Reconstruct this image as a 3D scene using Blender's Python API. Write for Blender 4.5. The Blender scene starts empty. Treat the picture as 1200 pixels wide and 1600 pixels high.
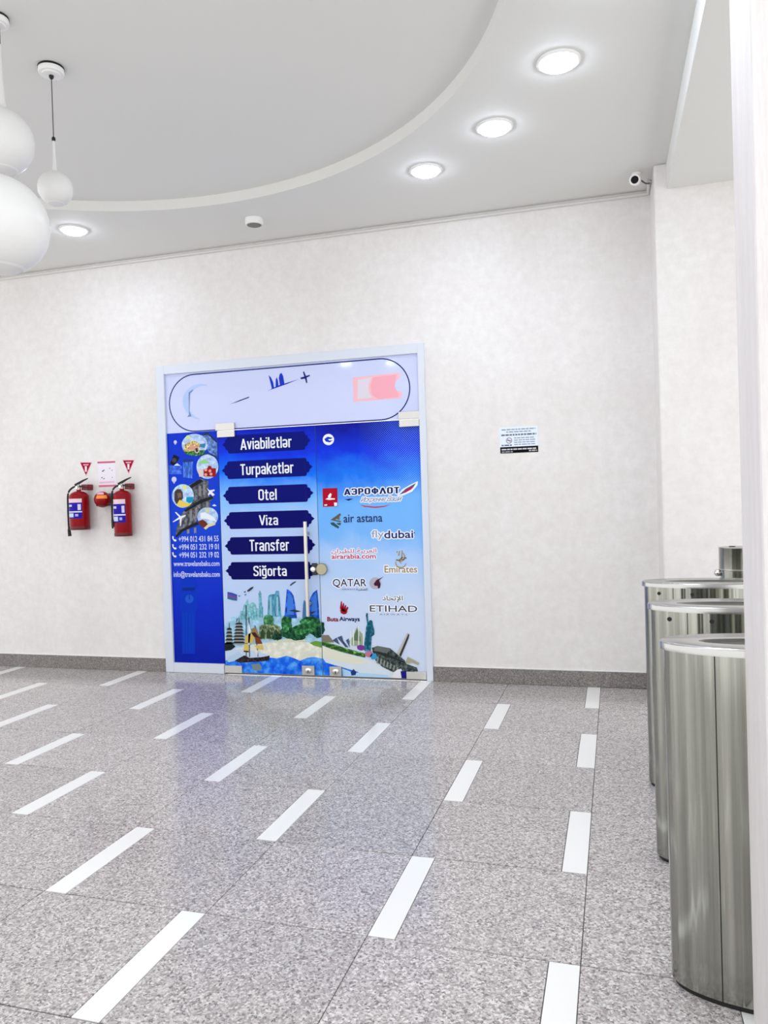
import bpy, bmesh, math, random
from mathutils import Vector, Matrix

random.seed(7)
scn = bpy.context.scene
COL = scn.collection
PI = math.pi

# ------------------------------------------------------------------ camera, world, exposure
F_PX, YAW, PITCH, ROLL = 1204.85, 0.27879, -0.01381, -0.0306
CAM_H = 1.4584          # eye height
WALL_Y = 6.053          # back wall plane
GRID_ROT = -0.01227     # the paving is laid a hair out of square with the wall
fwd = Vector((-math.sin(YAW) * math.cos(PITCH), math.cos(YAW) * math.cos(PITCH), math.sin(PITCH)))
r0 = Vector((math.cos(YAW), math.sin(YAW), 0)); u0 = r0.cross(fwd)
RIGHT = math.cos(ROLL) * r0 + math.sin(ROLL) * u0
UP = -math.sin(ROLL) * r0 + math.cos(ROLL) * u0
cam_data = bpy.data.cameras.new('camera'); cam = bpy.data.objects.new('camera', cam_data); COL.objects.link(cam)
cam_data.sensor_fit = 'VERTICAL'; cam_data.sensor_height = 24.0; cam_data.lens = F_PX / 1600 * 24.0
cam_data.clip_start = 0.05
m = Matrix.Identity(4)
for i in range(3):
    m[i][0], m[i][1], m[i][2] = RIGHT[i], UP[i], -fwd[i]
m[2][3] = CAM_H
cam.matrix_world = m
scn.camera = cam

world = bpy.data.worlds.new('world'); scn.world = world; world.use_nodes = True
bg = world.node_tree.nodes['Background']
bg.inputs['Color'].default_value = (1.0, 0.995, 0.99, 1); bg.inputs['Strength'].default_value = 1.26
scn.view_settings.view_transform = 'Standard'; scn.view_settings.look = 'None'
scn.view_settings.gamma = 1.0; scn.view_settings.use_curve_mapping = False
scn.view_settings.exposure = 0.42
LAMP_W = 1.0
scn.cycles.max_bounces = 8; scn.cycles.diffuse_bounces = 5; scn.cycles.glossy_bounces = 4
scn.cycles.use_denoising = True

def at(px, py, y=WALL_Y):
    """Survey a point of the photograph onto the plane y = const (metres)."""
    d = (px - 600) / F_PX * RIGHT - (py - 800) / F_PX * UP + fwd
    return Vector((0, 0, CAM_H)) + d * (y / d.y)

# ------------------------------------------------------------------ helpers
def srgb(r, g, b):
    f = lambda c: (c / 255 / 12.92) if c / 255 <= 0.04045 else ((c / 255 + 0.055) / 1.055) ** 2.4
    return (f(r), f(g), f(b), 1)

MATS = {}
def mat(name, col=(200, 200, 200), rough=0.5, metal=0.0, coat=0.0, emit=None, spec=0.5, alpha=1.0):
    if name in MATS: return MATS[name]
    m = bpy.data.materials.new(name); m.use_nodes = True
    b = m.node_tree.nodes['Principled BSDF']
    b.inputs['Base Color'].default_value = srgb(*col)
    b.inputs['Roughness'].default_value = rough; b.inputs['Metallic'].default_value = metal
    b.inputs['Specular IOR Level'].default_value = spec
    b.inputs['Coat Weight'].default_value = coat; b.inputs['Coat Roughness'].default_value = 0.04
    b.inputs['Alpha'].default_value = alpha
    if emit:
        b.inputs['Emission Color'].default_value = srgb(*emit[0]); b.inputs['Emission Strength'].default_value = emit[1]
    MATS[name] = m
    return m

def ink(r, g, b): return mat('ink_%d_%d_%d' % (r, g, b), (r, g, b), 0.4, spec=0.05)

def inkn(r, g, b, amt=0.5, scale=30.0, stretch=(1, 1, 1)):
    """printed photograph tone: mottled light and dark around one colour"""
    nm = 'photo_ink_%d_%d_%d' % (r, g, b)
    if nm in MATS: return MATS[nm]
    m = mat(nm, (r, g, b), 0.4, spec=0.05); n = N(m)
    g_ = n.new('ShaderNodeNewGeometry'); mp = n.new('ShaderNodeMapping'); mp.inputs['Scale'].default_value = stretch; n.link(g_.outputs['Position'], mp.inputs['Vector'])
    t = n.new('ShaderNodeTexNoise', Scale=scale, Detail=4.0, Roughness=0.65); n.link(mp.outputs['Vector'], t.inputs['Vector'])
    lo = tuple(int(c * (1 - amt)) for c in (r, g, b)); hi = tuple(min(255, int(c * (1 + amt) + 14)) for c in (r, g, b))
    n.link(n.ramp(t.outputs['Fac'], [(0.36, lo), (0.5, (r, g, b)), (0.66, hi)]), n.b.inputs['Base Color'])
    return m

class N:
    """tiny node helper"""
    def __init__(s, m): s.t = m.node_tree; s.n = s.t.nodes; s.l = s.t.links; s.b = s.n['Principled BSDF']
    def new(s, kind, **kw):
        n = s.n.new(kind)
        for k, v in kw.items():
            if k in n.inputs: n.inputs[k].default_value = v
            else: setattr(n, k, v)
        return n
    def link(s, a, b): s.l.new(a, b)
    def ramp(s, fac, stops, interp='LINEAR'):
        n = s.n.new('ShaderNodeValToRGB'); n.color_ramp.interpolation = interp
        e = n.color_ramp.elements
        while len(e) < len(stops): e.new(0.5)
        for el, (p, c) in zip(e, stops): el.position = p; el.color = srgb(*c)
        s.link(fac, n.inputs['Fac']); return n.outputs['Color']
    def mix(s, fac, a, b, blend='MIX'):
        n = s.n.new('ShaderNodeMix'); n.data_type = 'RGBA'; n.blend_type = blend
        for v, i in ((fac, 0), (a, 6), (b, 7)):
            if hasattr(v, 'is_output'): s.link(v, n.inputs[i])
            else: n.inputs[i].default_value = v
        return n.outputs[2]
    def math(s, op, a, b=0.0):
        n = s.n.new('ShaderNodeMath'); n.operation = op
        for v, i in ((a, 0), (b, 1)):
            if hasattr(v, 'is_output'): s.link(v, n.inputs[i])
            else: n.inputs[i].default_value = v
        return n.outputs[0]

def tag(o, label=None, cat=None, group=None, kind=None):
    if label: o['label'] = label
    if cat: o['category'] = cat
    if group: o['group'] = group
    if kind: o['kind'] = kind
    return o

def empty(name, loc=(0, 0, 0)):
    o = bpy.data.objects.new(name, None); o.empty_display_size = 0.1
    COL.objects.link(o); o.location = loc; WORLD[o.name] = Vector(loc); return o
WORLD = {}

def link(name, me, parent=None, loc=(0, 0, 0), rz=0.0):
    """loc is a world position; the parent chain is only ever translated"""
    o = bpy.data.objects.new(name, me); COL.objects.link(o)
    base = WORLD[parent.name] if parent else Vector((0, 0, 0))
    if parent: o.parent = parent
    o.location = Vector(loc) - base; o.rotation_euler = (0, 0, rz); WORLD[o.name] = Vector(loc)
    return o

class MB:
    def __init__(s): s.bm = bmesh.new()
    def poly(s, pts): return s.bm.faces.new([s.bm.verts.new(p) for p in pts])
    def box(s, x0, x1, y0, y1, z0, z1, bev=0.0):
        r = bmesh.ops.create_cube(s.bm, size=1.0)
        for v in r['verts']:
            v.co = Vector(((x0 + x1) / 2 + v.co.x * (x1 - x0), (y0 + y1) / 2 + v.co.y * (y1 - y0), (z0 + z1) / 2 + v.co.z * (z1 - z0)))
        if bev:
            es = list({e for v in r['verts'] for e in v.link_edges})
            bmesh.ops.bevel(s.bm, geom=es, offset=bev, segments=2, affect='EDGES', profile=0.5)
        return s
    def lathe(s, prof, n=32, c=(0, 0, 0), axis='Z', sx=1.0, sy=1.0):
        """prof: list of (radius, height)"""
        rings = []
        def P(r, h, a):
            x, y = r * math.cos(a) * sx, r * math.sin(a) * sy
            if axis == 'Z': p = (x, y, h)
            elif axis == 'Y': p = (x, h, y)
            else: p = (h, x, y)
            return Vector(p) + Vector(c)
        for r, h in prof:
            if r < 1e-6: rings.append([s.bm.verts.new(P(0, h, 0))])
            else: rings.append([s.bm.verts.new(P(r, h, 2 * PI * k / n)) for k in range(n)])
        for A, B in zip(rings, rings[1:]):
            for k in range(n):
                q = [A[k % len(A)], A[(k + 1) % len(A)], B[(k + 1) % len(B)], B[k % len(B)]]
                u = []
                for v in q:
                    if v not in u: u.append(v)
                if len(u) > 2: s.bm.faces.new(u)
        return s
    def tube(s, pts, r, n=10, cap=True):
        pts = [Vector(p) for p in pts]; rings = []
        rad = r if isinstance(r, (list, tuple)) else [r] * len(pts)
        up = Vector((0, 0, 1))
        for i, p in enumerate(pts):
            d = (pts[min(i + 1, len(pts) - 1)] - pts[max(i - 1, 0)]).normalized()
            ref = up if abs(d.dot(up)) < 0.95 else Vector((1, 0, 0))
            a = d.cross(ref).normalized(); b = d.cross(a).normalized()
            rings.append([s.bm.verts.new(p + rad[i] * (math.cos(2 * PI * k / n) * a + math.sin(2 * PI * k / n) * b)) for k in range(n)])
        for A, B in zip(rings, rings[1:]):
            for k in range(n): s.bm.faces.new([A[k], A[(k + 1) % n], B[(k + 1) % n], B[k]])
        if cap: s.bm.faces.new(rings[0]); s.bm.faces.new(rings[-1])
        return s
    def prism(s, pts2, y0, y1):
        """polygon in x,z extruded along y"""
        a = [s.bm.verts.new((p[0], y0, p[1])) for p in pts2]; b = [s.bm.verts.new((p[0], y1, p[1])) for p in pts2]
        s.bm.faces.new(a); s.bm.faces.new(b[::-1]); n = len(a)
        for k in range(n): s.bm.faces.new([a[k], b[k], b[(k + 1) % n], a[(k + 1) % n]])
        return s
    def build(s, name, m, parent=None, loc=(0, 0, 0), smooth=False, rz=0.0):
        """vertices were given in world metres; they are stored relative to loc"""
        bmesh.ops.recalc_face_normals(s.bm, faces=s.bm.faces[:])
        for v in s.bm.verts: v.co -= Vector(loc)
        me = bpy.data.meshes.new(name); s.bm.to_mesh(me); s.bm.free()
        if smooth:
            for p in me.polygons: p.use_smooth = True
            try: me.set_sharp_from_angle(angle=math.radians(40))
            except Exception: pass
        if isinstance(m, (list, tuple)):
            for q in m: me.materials.append(q)
        else: me.materials.append(m)
        return link(name, me, parent, loc, rz)

def spline(pts, n=8):
    out = []
    P = [Vector(p) for p in pts]
    for i in range(len(P) - 1):
        a, b, c, d = P[max(i - 1, 0)], P[i], P[i + 1], P[min(i + 2, len(P) - 1)]
        for k in range(n):
            t = k / n
            out.append(0.5 * ((2 * b) + (c - a) * t + (2 * a - 5 * b + 4 * c - d) * t * t + (3 * b - a - 3 * c + d) * t ** 3))
    out.append(P[-1]); return out

# ------------------------------------------------------------------ surface materials
def wall_material(name, base, patch, streak=False):
    m = mat(name, base, 0.55, spec=0.3); n = N(m)
    tc = n.new('ShaderNodeTexCoord'); mp = n.new('ShaderNodeMapping')
    mp.inputs['Scale'].default_value = (9, 9, 0.9) if streak else (1, 1, 1)
    n.link(tc.outputs['Object'], mp.inputs['Vector'])
    big = n.new('ShaderNodeTexNoise', Scale=1.7, Detail=5.0, Roughness=0.6)
    fine = n.new('ShaderNodeTexNoise', Scale=14.0, Detail=8.0, Roughness=0.7)
    for q in (big, fine): n.link(mp.outputs['Vector'], q.inputs['Vector'])
    f1 = n.ramp(big.outputs['Fac'], [(0.38, (0, 0, 0)), (0.68, (255, 255, 255))])
    f2 = n.ramp(fine.outputs['Fac'], [(0.35, (0, 0, 0)), (0.75, (255, 255, 255))])
    c = n.mix(n.math('MULTIPLY', f1, 0.75), srgb(*base), srgb(*patch))
    dk = tuple(int(v * 0.93) for v in patch)
    c = n.mix(n.math('MULTIPLY', f2, 0.55), c, srgb(*dk))
    n.link(c, n.b.inputs['Base Color'])
    bp = n.new('ShaderNodeBump', Strength=0.12, Distance=0.01); n.link(fine.outputs['Fac'], bp.inputs['Height'])
    n.link(bp.outputs['Normal'], n.b.inputs['Normal'])
    return m
M_wall = wall_material('plaster', (234, 232, 230), (226, 221, 218))
M_pillar = wall_material('pillar_plaster', (230, 227, 226), (219, 213, 212), True)
M_ceil = mat('ceiling_paint', (224, 224, 220), 0.7, spec=0.2)

def granite(name, stops, scale, rough, spec, tint=0.12):
    m = mat(name, (150, 145, 142), rough, spec=spec); n = N(m)
    tc = n.new('ShaderNodeTexCoord'); oi = n.new('ShaderNodeObjectInfo')
    add = n.new('ShaderNodeVectorMath', operation='ADD'); sc = n.new('ShaderNodeVectorMath', operation='SCALE')
    cb = n.new('ShaderNodeCombineXYZ')
    for k in range(3): n.link(oi.outputs['Random'], cb.inputs[k])
    n.link(cb.outputs[0], sc.inputs[0]); sc.inputs['Scale'].default_value = 37.0
    n.link(tc.outputs['Object'], add.inputs[0]); n.link(sc.outputs[0], add.inputs[1])
    wob = n.new('ShaderNodeTexNoise', Scale=scale * 0.9, Detail=2.0); n.link(add.outputs[0], wob.inputs['Vector'])
    a2 = n.new('ShaderNodeVectorMath', operation='MULTIPLY_ADD')
    n.link(wob.outputs['Color'], a2.inputs[0]); a2.inputs[1].default_value = (0.012,) * 3; n.link(add.outputs[0], a2.inputs[2])
    vo = n.new('ShaderNodeTexVoronoi', Scale=scale); n.link(a2.outputs[0], vo.inputs['Vector'])
    sep = n.new('ShaderNodeSeparateColor'); n.link(vo.outputs['Color'], sep.inputs[0])
    c = n.ramp(sep.outputs[0], stops, 'CONSTANT')
    fine = n.new('ShaderNodeTexNoise', Scale=scale * 2.2, Detail=3.0); n.link(add.outputs[0], fine.inputs['Vector'])
    c = n.mix(n.math('MULTIPLY', n.ramp(fine.outputs['Fac'], [(0.35, (0, 0, 0)), (0.7, (255, 255, 255))]), 0.35), c, srgb(214, 208, 205))
    v = n.math('ADD', n.math('MULTIPLY', oi.outputs['Random'], tint), 1.0 - tint / 2)
    hsv = n.new('ShaderNodeHueSaturation'); n.link(c, hsv.inputs['Color']); n.link(v, hsv.inputs['Value'])
    n.link(hsv.outputs[0], n.b.inputs['Base Color'])
    return m
M_tile = granite('granite_tile', [(0, (94, 92, 94)), (0.10, (140, 136, 136)), (0.32, (168, 162, 161)), (0.55, (190, 185, 184)), (0.8, (214, 210, 208)), (0.93, (148, 134, 130))], 150, 0.16, 0.42)
M_skirt = granite('granite_skirting', [(0, (66, 62, 60)), (0.2, (96, 90, 87)), (0.5, (122, 115, 111)), (0.8, (146, 139, 134)), (0.93, (84, 78, 75))], 170, 0.25, 0.4)
M_strip = mat('white_marble', (238, 238, 236), 0.16, spec=0.42)
M_grout = mat('grout', (58, 53, 50), 0.9)

def steel(name, base, rough, streak):
    m = mat(name, base, rough, metal=1.0); n = N(m)
    tc = n.new('ShaderNodeTexCoord'); mp = n.new('ShaderNodeMapping'); mp.inputs['Scale'].default_value = (30, 30, 0.25)
    n.link(tc.outputs['Object'], mp.inputs['Vector'])
    t = n.new('ShaderNodeTexNoise', Scale=1.0, Detail=4.0, Roughness=0.65); n.link(mp.outputs['Vector'], t.inputs['Vector'])
    c = n.ramp(t.outputs['Fac'], [(0.3, tuple(int(v * 0.82) for v in base)), (0.52, base), (0.72, tuple(min(255, int(v * 1.16)) for v in base))])  # brushed grain; its colour streaks also stand in for long vertical reflections
    n.link(c, n.b.inputs['Base Color'])
    mp2 = n.new('ShaderNodeMapping'); mp2.inputs['Scale'].default_value = (24, 24, 0.08); n.link(tc.outputs['Object'], mp2.inputs['Vector'])
    t2 = n.new('ShaderNodeTexNoise', Scale=1.0, Detail=1.5); n.link(mp2.outputs['Vector'], t2.inputs['Vector'])
    bp = n.new('ShaderNodeBump', Strength=streak, Distance=0.01); n.link(t2.outputs['Fac'], bp.inputs['Height'])
    n.link(bp.outputs['Normal'], n.b.inputs['Normal'])
    return m
M_steel = steel('brushed_steel', (160, 161, 153), 0.17, 0.8)
M_lid = mat('lid_steel', (184, 184, 182), 0.22, metal=1.0)
M_satin = mat('satin_steel', (190, 188, 182), 0.28, metal=1.0)
M_chrome = mat('chrome', (214, 212, 208), 0.12, metal=1.0)
M_black = mat('black_rubber', (16, 16, 16), 0.6)
M_white = mat('white_plastic', (236, 236, 234), 0.4)
M_alu = mat('white_aluminium', (214, 221, 231), 0.35)
M_red = mat('red_enamel', (140, 4, 18), 0.3, spec=0.2)
M_shade = mat('opal_glass', (226, 226, 224), 0.3, spec=0.4)

# ------------------------------------------------------------------ floor
CEIL = 3.69; RAISED = 3.765
X0, X1, Y0 = -9.0, 2.4, -1.6
SK = 1.04174
S1, WA_, WB_, YF, TL, ST = -0.1326 * SK, 0.6689 * SK, 0.5852 * SK, 3.4922 * SK, 0.6, 0.0928 * SK
GAP = 0.0026
floor = MB().box(X0, X1, Y0, WALL_Y + 0.2, -0.12, -0.005).build('floor', M_grout, loc=(-3, 1, -0.005))
tag(floor, 'polished speckled grey granite floor with short white inlaid strips', 'floor', kind='structure')
CR, SR = math.cos(GRID_ROT), math.sin(GRID_ROT)
def grid_world(x, y): return Vector((x * CR - y * SR, x * SR + y * CR, 0))
def wall_in_grid(x): return (WALL_Y - x * SR) / CR - 0.003
CACHE = {}
def slab(name, m, xa, xb, ya, yb):
    """one paving piece, its edges a joint's half-width inside its cell; the last row is cut along the wall"""
    xa += GAP / 2; xb -= GAP / 2; ya += GAP; yb -= GAP
    ca, cb = min(yb, wall_in_grid(xa)), min(yb, wall_in_grid(xb))
    key = (name, round(xb - xa, 4), round(ca - ya, 4), round(cb - ya, 4))
    if key not in CACHE:
        b = MB(); w, da, db = xb - xa, ca - ya, cb - ya; e = 0.0012
        lo = [b.bm.verts.new(p) for p in ((0, 0, -0.012), (w, 0, -0.012), (w, db, -0.012), (0, da, -0.012))]
        mi = [b.bm.verts.new(p) for p in ((0, 0, -e), (w, 0, -e), (w, db, -e), (0, da, -e))]
        to = [b.bm.verts.new(p) for p in ((e, e, 0), (w - e, e, 0), (w - e, db - e, 0), (e, da - e, 0))]
        for A, B in ((lo, mi), (mi, to)):
            for k in range(4): b.bm.faces.new([A[k], A[(k + 1) % 4], B[(k + 1) % 4], B[k]])
        b.bm.faces.new(to); b.bm.faces.new(lo[::-1])
        bmesh.ops.recalc_face_normals(b.bm, faces=b.bm.faces[:])
        me = bpy.data.meshes.new(name); b.bm.to_mesh(me); b.bm.free(); me.materials.append(m); CACHE[key] = me
    p = grid_world(xa, ya); p.z = random.choice((0, 0, -0.0004, 0.0003))
    return link(name, CACHE[key], floor, p, GRID_ROT)
def lines(r): ya = YF - (r + 1) * TL; return ya, ya + TL
for r in range(-4, 7):
    ya, yb = lines(r); even = (r % 2 == 0)
    xr = S1
    for band in range(13):
        if band % 2 == 0:                       # a strip at the right end in even rows, at the left end in odd rows
            xl = xr - WA_
            if even: slab('floor_tile', M_tile, xl, xr - ST, ya, yb); slab('marble_strip', M_strip, xr - ST, xr, ya, yb)
            else: slab('marble_strip', M_strip, xl, xl + ST, ya, yb); slab('floor_tile', M_tile, xl + ST, xr, ya, yb)
        else:
            xl = xr - WB_; slab('floor_tile', M_tile, xl, xr, ya, yb)
        xr = xl
    x = S1                                      # towards the bins and the pillar
    slab('floor_tile', M_tile, x, x + 0.44, ya, yb); x += 0.44
    if even: slab('marble_strip', M_strip, x, x + ST, ya, yb); slab('floor_tile', M_tile, x + ST, x + WA_, ya, yb)
    else: slab('floor_tile', M_tile, x, x + 0.6, ya, yb); slab('marble_strip', M_strip, x + 0.6, x + WA_, ya, yb)
    x += WA_; slab('floor_tile', M_tile, x, x + WB_, ya, yb)
ya = YF - 7 * TL                                 # the hall's floor goes on behind the viewer
rest = MB().box(X0, X1, Y0, ya - 0.06, -0.012, 0).build('paving', M_tile, floor, loc=(-3, -1.2, 0))
rest['kind'] = 'stuff'

# ------------------------------------------------------------------ walls
DX0, DX1, DZ1 = -3.788, -1.357, 2.715            # outer size of the glazed front
PX, PY = 0.379, 5.597                            # corner and face of the wall's forward part on the right
wb = MB()
wb.box(X0, DX0, WALL_Y, WALL_Y + 0.2, 0, CEIL); wb.box(DX1, PX + 0.02, WALL_Y, WALL_Y + 0.2, 0, CEIL); wb.box(DX0, DX1, WALL_Y, WALL_Y + 0.2, DZ1, CEIL)
tag(wb.build('wall_back', M_wall, loc=(-3, WALL_Y, 0)), 'cream mottled plaster wall around the blue glass shop front', 'wall', kind='structure')
tag(MB().box(PX, X1, PY, WALL_Y + 0.2, 0, CEIL, 0.012).build('wall_right', M_wall, loc=(1.5, PY, 0)), 'pale plaster wall pier stepping forward behind the steel bins', 'wall', kind='structure')
tag(MB().box(0.355, 1.0, 1.985, 2.275, 0, CEIL, 0.01).build('pillar', M_pillar, loc=(0.68, 2.13, 0)), 'white streaked plaster pillar close at the right edge, hiding half the bins', 'pillar', kind='structure')
SK_H = 0.118
for nm, a, b, lab in (('baseboard_left', X0, DX0 - 0.004, 'grey granite skirting left of the glass shop front'), ('baseboard_back', DX1 + 0.004, PX - 0.015, 'grey granite skirting between the glass shop front and the bins')):
    o = MB().box(a, b, WALL_Y - 0.016, WALL_Y - 0.0005, 0.0005, SK_H, 0.002).build(nm, M_skirt, loc=((a + b) / 2, WALL_Y, 0))
    tag(o, lab, 'skirting', kind='structure')
    MB().box(a, b, WALL_Y - 0.011, WALL_Y - 0.0005, SK_H, SK_H + 0.007, 0.002).build('sealant_bead', M_white, o, loc=((a + b) / 2, WALL_Y, SK_H))
tag(MB().box(PX - 0.016, X1, PY - 0.016, PY - 0.0005, 0.0005, SK_H, 0.002).build('baseboard_right', M_skirt, loc=(1.5, PY, 0)), 'grey granite skirting on the pier behind the bins', 'skirting', kind='structure')

# ------------------------------------------------------------------ ceiling with round raised field, beam
CX, CY, CRAD = -2.642, 2.82, 2.373
b = MB(); n = 128
edge = [(CX + CRAD * math.cos(2 * PI * k / n), CY + CRAD * math.sin(2 * PI * k / n)) for k in range(n)]
def to_rect(x, y):
    dx, dy = x - CX, y - CY; t = 1e9
    if dx > 1e-9: t = min(t, (X1 - CX) / dx)
    if dx < -1e-9: t = min(t, (X0 - CX) / dx)
    if dy > 1e-9: t = min(t, (WALL_Y + 0.1 - CY) / dy)
    if dy < -1e-9: t = min(t, (Y0 - CY) / dy)
    return (CX + dx * t, CY + dy * t)
lowr = [b.bm.verts.new((x, y, CEIL)) for x, y in edge]; lowo = [b.bm.verts.new((*to_rect(x, y), CEIL)) for x, y in edge]
upr = [b.bm.verts.new((x, y, RAISED)) for x, y in edge]
for k in range(n):
    j = (k + 1) % n
    b.bm.faces.new([lowr[k], lowr[j], lowo[j], lowo[k]])
    b.bm.faces.new([lowr[k], upr[k], upr[j], lowr[j]])
    A, B = to_rect(*edge[k]), to_rect(*edge[j])
    if abs(A[0] - B[0]) > 1e-6 and abs(A[1] - B[1]) > 1e-6:          # square corner
        c = (X1 if A[0] > CX else X0, WALL_Y + 0.1 if A[1] > CY else Y0)
        b.bm.faces.new([lowo[k], lowo[j], b.bm.verts.new((*c, CEIL))])
b.bm.faces.new(upr)
bmesh.ops.remove_doubles(b.bm, verts=b.bm.verts[:], dist=1e-5)
top = MB.__new__(MB); top.bm = b.bm
ceil = top.build('ceiling', M_ceil, loc=(CX, CY, CEIL))
tag(ceil, 'pale grey ceiling with a large round raised field', 'ceiling', kind='structure')
MB().box(X0, X1, Y0, WALL_Y + 0.2, RAISED + 0.02, RAISED + 0.12).build('ceiling_slab', M_ceil, ceil, loc=(CX, CY, RAISED + 0.05))
tag(MB().box(0.46, X1, Y0, PY, 3.515, CEIL, 0.004).build('ceiling_beam', M_ceil, loc=(1.7, 1, 3.6)), 'pale ceiling beam dropping down above the bins and pillar', 'beam', kind='structure')

# ------------------------------------------------------------------ ceiling fittings
def downlight(ang, label):
    x, y = CX + 2.785 * math.cos(math.radians(ang)), CY + 2.785 * math.sin(math.radians(ang))
    t = empty('downlight', (x, y, CEIL)); tag(t, label, 'ceiling light', 'round downlights in the ceiling')
    MB().lathe([(0.094, -0.0005), (0.112, -0.0005), (0.112, -0.006), (0.106, -0.011), (0.094, -0.011), (0.094, -0.0005)], 40, (x, y, CEIL)).build('trim_ring', M_white, t, (x, y, CEIL), True)
    MB().lathe([(0.094, -0.004), (0.088, -0.018), (0.07, -0.028), (0.04, -0.034), (0, -0.036)], 40, (x, y, CEIL)).build('diffuser', M_lamp, t, (x, y, CEIL), True)
    L = bpy.data.lights.new('lamp', 'AREA'); L.shape = 'DISK'; L.size = 0.16; L.energy = LAMP_W; L.color = (0.92, 0.955, 1.0); L.spread = math.radians(160)
    lo = bpy.data.objects.new('lamp', L); COL.objects.link(lo); lo.parent = t; lo.location = (0, 0, -0.045)
M_lamp = mat('lamp_diffuser', (250, 250, 250), 0.4, emit=((226, 236, 255), 40.0))
downlight(27.4, 'lit round downlight nearest the top of the picture, biggest of the row of three')
downlight(42.2, 'lit round downlight in the middle of the row of three')
downlight(56.5, 'lit round downlight of the row of three nearest the back wall')
downlight(119.0, 'lit round downlight at the left, beside the white globe pendants')
for k, a in enumerate([13.0, -1.5, -16, -30.5, -45, -59.5, -74, -88.5, -103, -117.5, 148, 162.5, 177, 191.5, 206, 220.5]):
    downlight(a, 'round downlight on the ring of the hall ceiling behind the viewer')

def pendant(x, y, z_ball, rad, label, neck, rod=0.0025, canopy=0.064, thick_rod=False, slim=1.0):
    t = empty('globe_pendant', (x, y, z_ball)); tag(t, label, 'pendant lamp', 'white globe pendants')
    L = (x, y, RAISED)
    MB().lathe([(0, -0.001), (canopy * 1.0, -0.001), (canopy * 1.02, -0.004), (canopy * 1.02, -0.012)], 32, L).build('canopy_gasket', M_black, t, L, True)
    MB().lathe([(canopy, -0.006), (canopy, -0.030), (canopy * 0.96, -0.036), (canopy * 0.74, -0.037), (canopy * 0.72, -0.043), (0.012, -0.044), (0, -0.044)], 36, L).build('canopy', M_white, t, L, True)
    MB().lathe([(0.012, -0.040), (0.012, -0.052), (0.006, -0.062), (0, -0.062)], 14, L).build('cord_grip', M_black, t, L, True)
    zt = z_ball + rad + neck
    MB().tube([(x, y, RAISED - 0.05), (x, y, zt - 0.01)], rod, 10).build('cord' if not thick_rod else 'rod', mat('grey_cord', (70, 70, 72), 0.5), t, (x, y, zt))
    if not thick_rod: MB().lathe([(0, 0.016), (0.008, 0.014), (0.010, 0.004), (0.008, -0.006), (0, -0.006)], 14, (x, y, zt)).build('cord_stop', M_black, t, (x, y, zt), True)
    nt = 0.0062 if not thick_rod else 0.024 * slim
    nb = 0.0105 if not thick_rod else 0.036 * slim
    prof = [(0, rad + neck), (nt, rad + neck), (nt * 1.15, rad + neck * 0.5), (nb, rad + neck * 0.18), (nb * 1.25, rad + neck * 0.04)]
    a0 = math.asin(min(0.99, nb * 1.7 / rad))
    for k in range(25):
        a = a0 + (PI - a0) * k / 24; prof.append((rad * math.sin(a), rad * math.cos(a)))
    MB().lathe(prof, 56, (x, y, z_ball)).build('globe_shade', M_shade, t, (x, y, z_ball), True)
    MB().lathe([(rad * 0.50, -rad * 0.872), (rad * 0.48, -rad * 0.885), (rad * 0.44, -rad * 0.905)], 40, (x, y, z_ball)).build('shade_ring', M_white, t, (x, y, z_ball), True)
p = at(84, 295.5, 3.425)
pendant(-2.705, 3.425, p.z, 0.0875, 'small white globe pendant on a thin cord, wholly in view at upper left', 0.165)
p = at(0.5, 221, 3.0)
pendant(p.x, p.y, p.z, 0.149, 'middle sized white globe pendant with a long neck, cut by the left edge', 0.30, rod=0.017, canopy=0.056, thick_rod=True, slim=0.75)
p = at(-3, 352, 2.64)
pendant(p.x, p.y, p.z, 0.199, 'largest white globe pendant, lowest at the left edge', 0.34, rod=0.006, canopy=0.056, thick_rod=True, slim=0.3)

# smoke detector
L = (-2.569, 5.55, CEIL); t = empty('smoke_detector', L)
tag(t, 'small white smoke detector on the ceiling above the shop front', 'smoke detector')
MB().lathe([(0.070, -0.0005), (0.070, -0.035), (0.067, -0.048), (0.058, -0.050), (0.056, -0.042), (0, -0.042)], 32, L).build('housing', M_white, t, L, True)
MB().lathe([(0.054, -0.0425), (0.05, -0.052), (0.02, -0.056), (0, -0.056)], 24, L).build('sensor_grille', mat('grey_plastic', (120, 120, 114), 0.6), t, L, True)

# surface conduit along the top of the back wall
def tube_obj(name, pts, r, m, parent, n=10): return MB().tube(pts, r, n).build(name, m, parent, pts[0], True)
M_pipe = mat('pipe_white', (214, 213, 209), 0.4)
c = empty('cable_conduit', (-2, WALL_Y - 0.014, CEIL - 0.02)); tag(c, 'white cable conduit running along the top of the back wall', 'conduit')
tube_obj('pipe', [(X0, WALL_Y - 0.0135, CEIL - 0.028), (PX - 0.03, WALL_Y - 0.0135, CEIL - 0.028)], 0.0125, M_pipe, c)
tube_obj('bend', spline([(PX - 0.032, WALL_Y - 0.0135, CEIL - 0.028), (PX - 0.014, WALL_Y - 0.018, CEIL - 0.026), (PX - 0.014, WALL_Y - 0.06, CEIL - 0.02), (PX - 0.014, WALL_Y - 0.20, CEIL - 0.016)], 5), 0.0115, M_pipe, c)
for x in (-5.1, -2.9, -0.75): MB().lathe([(0.0125, -0.02), (0.0142, -0.02), (0.0142, 0.02), (0.0125, 0.02)], 14, (x, WALL_Y - 0.0135, CEIL - 0.028), axis='X').build('coupling', M_pipe, c, (x, WALL_Y - 0.0135, CEIL - 0.028), True)

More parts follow.
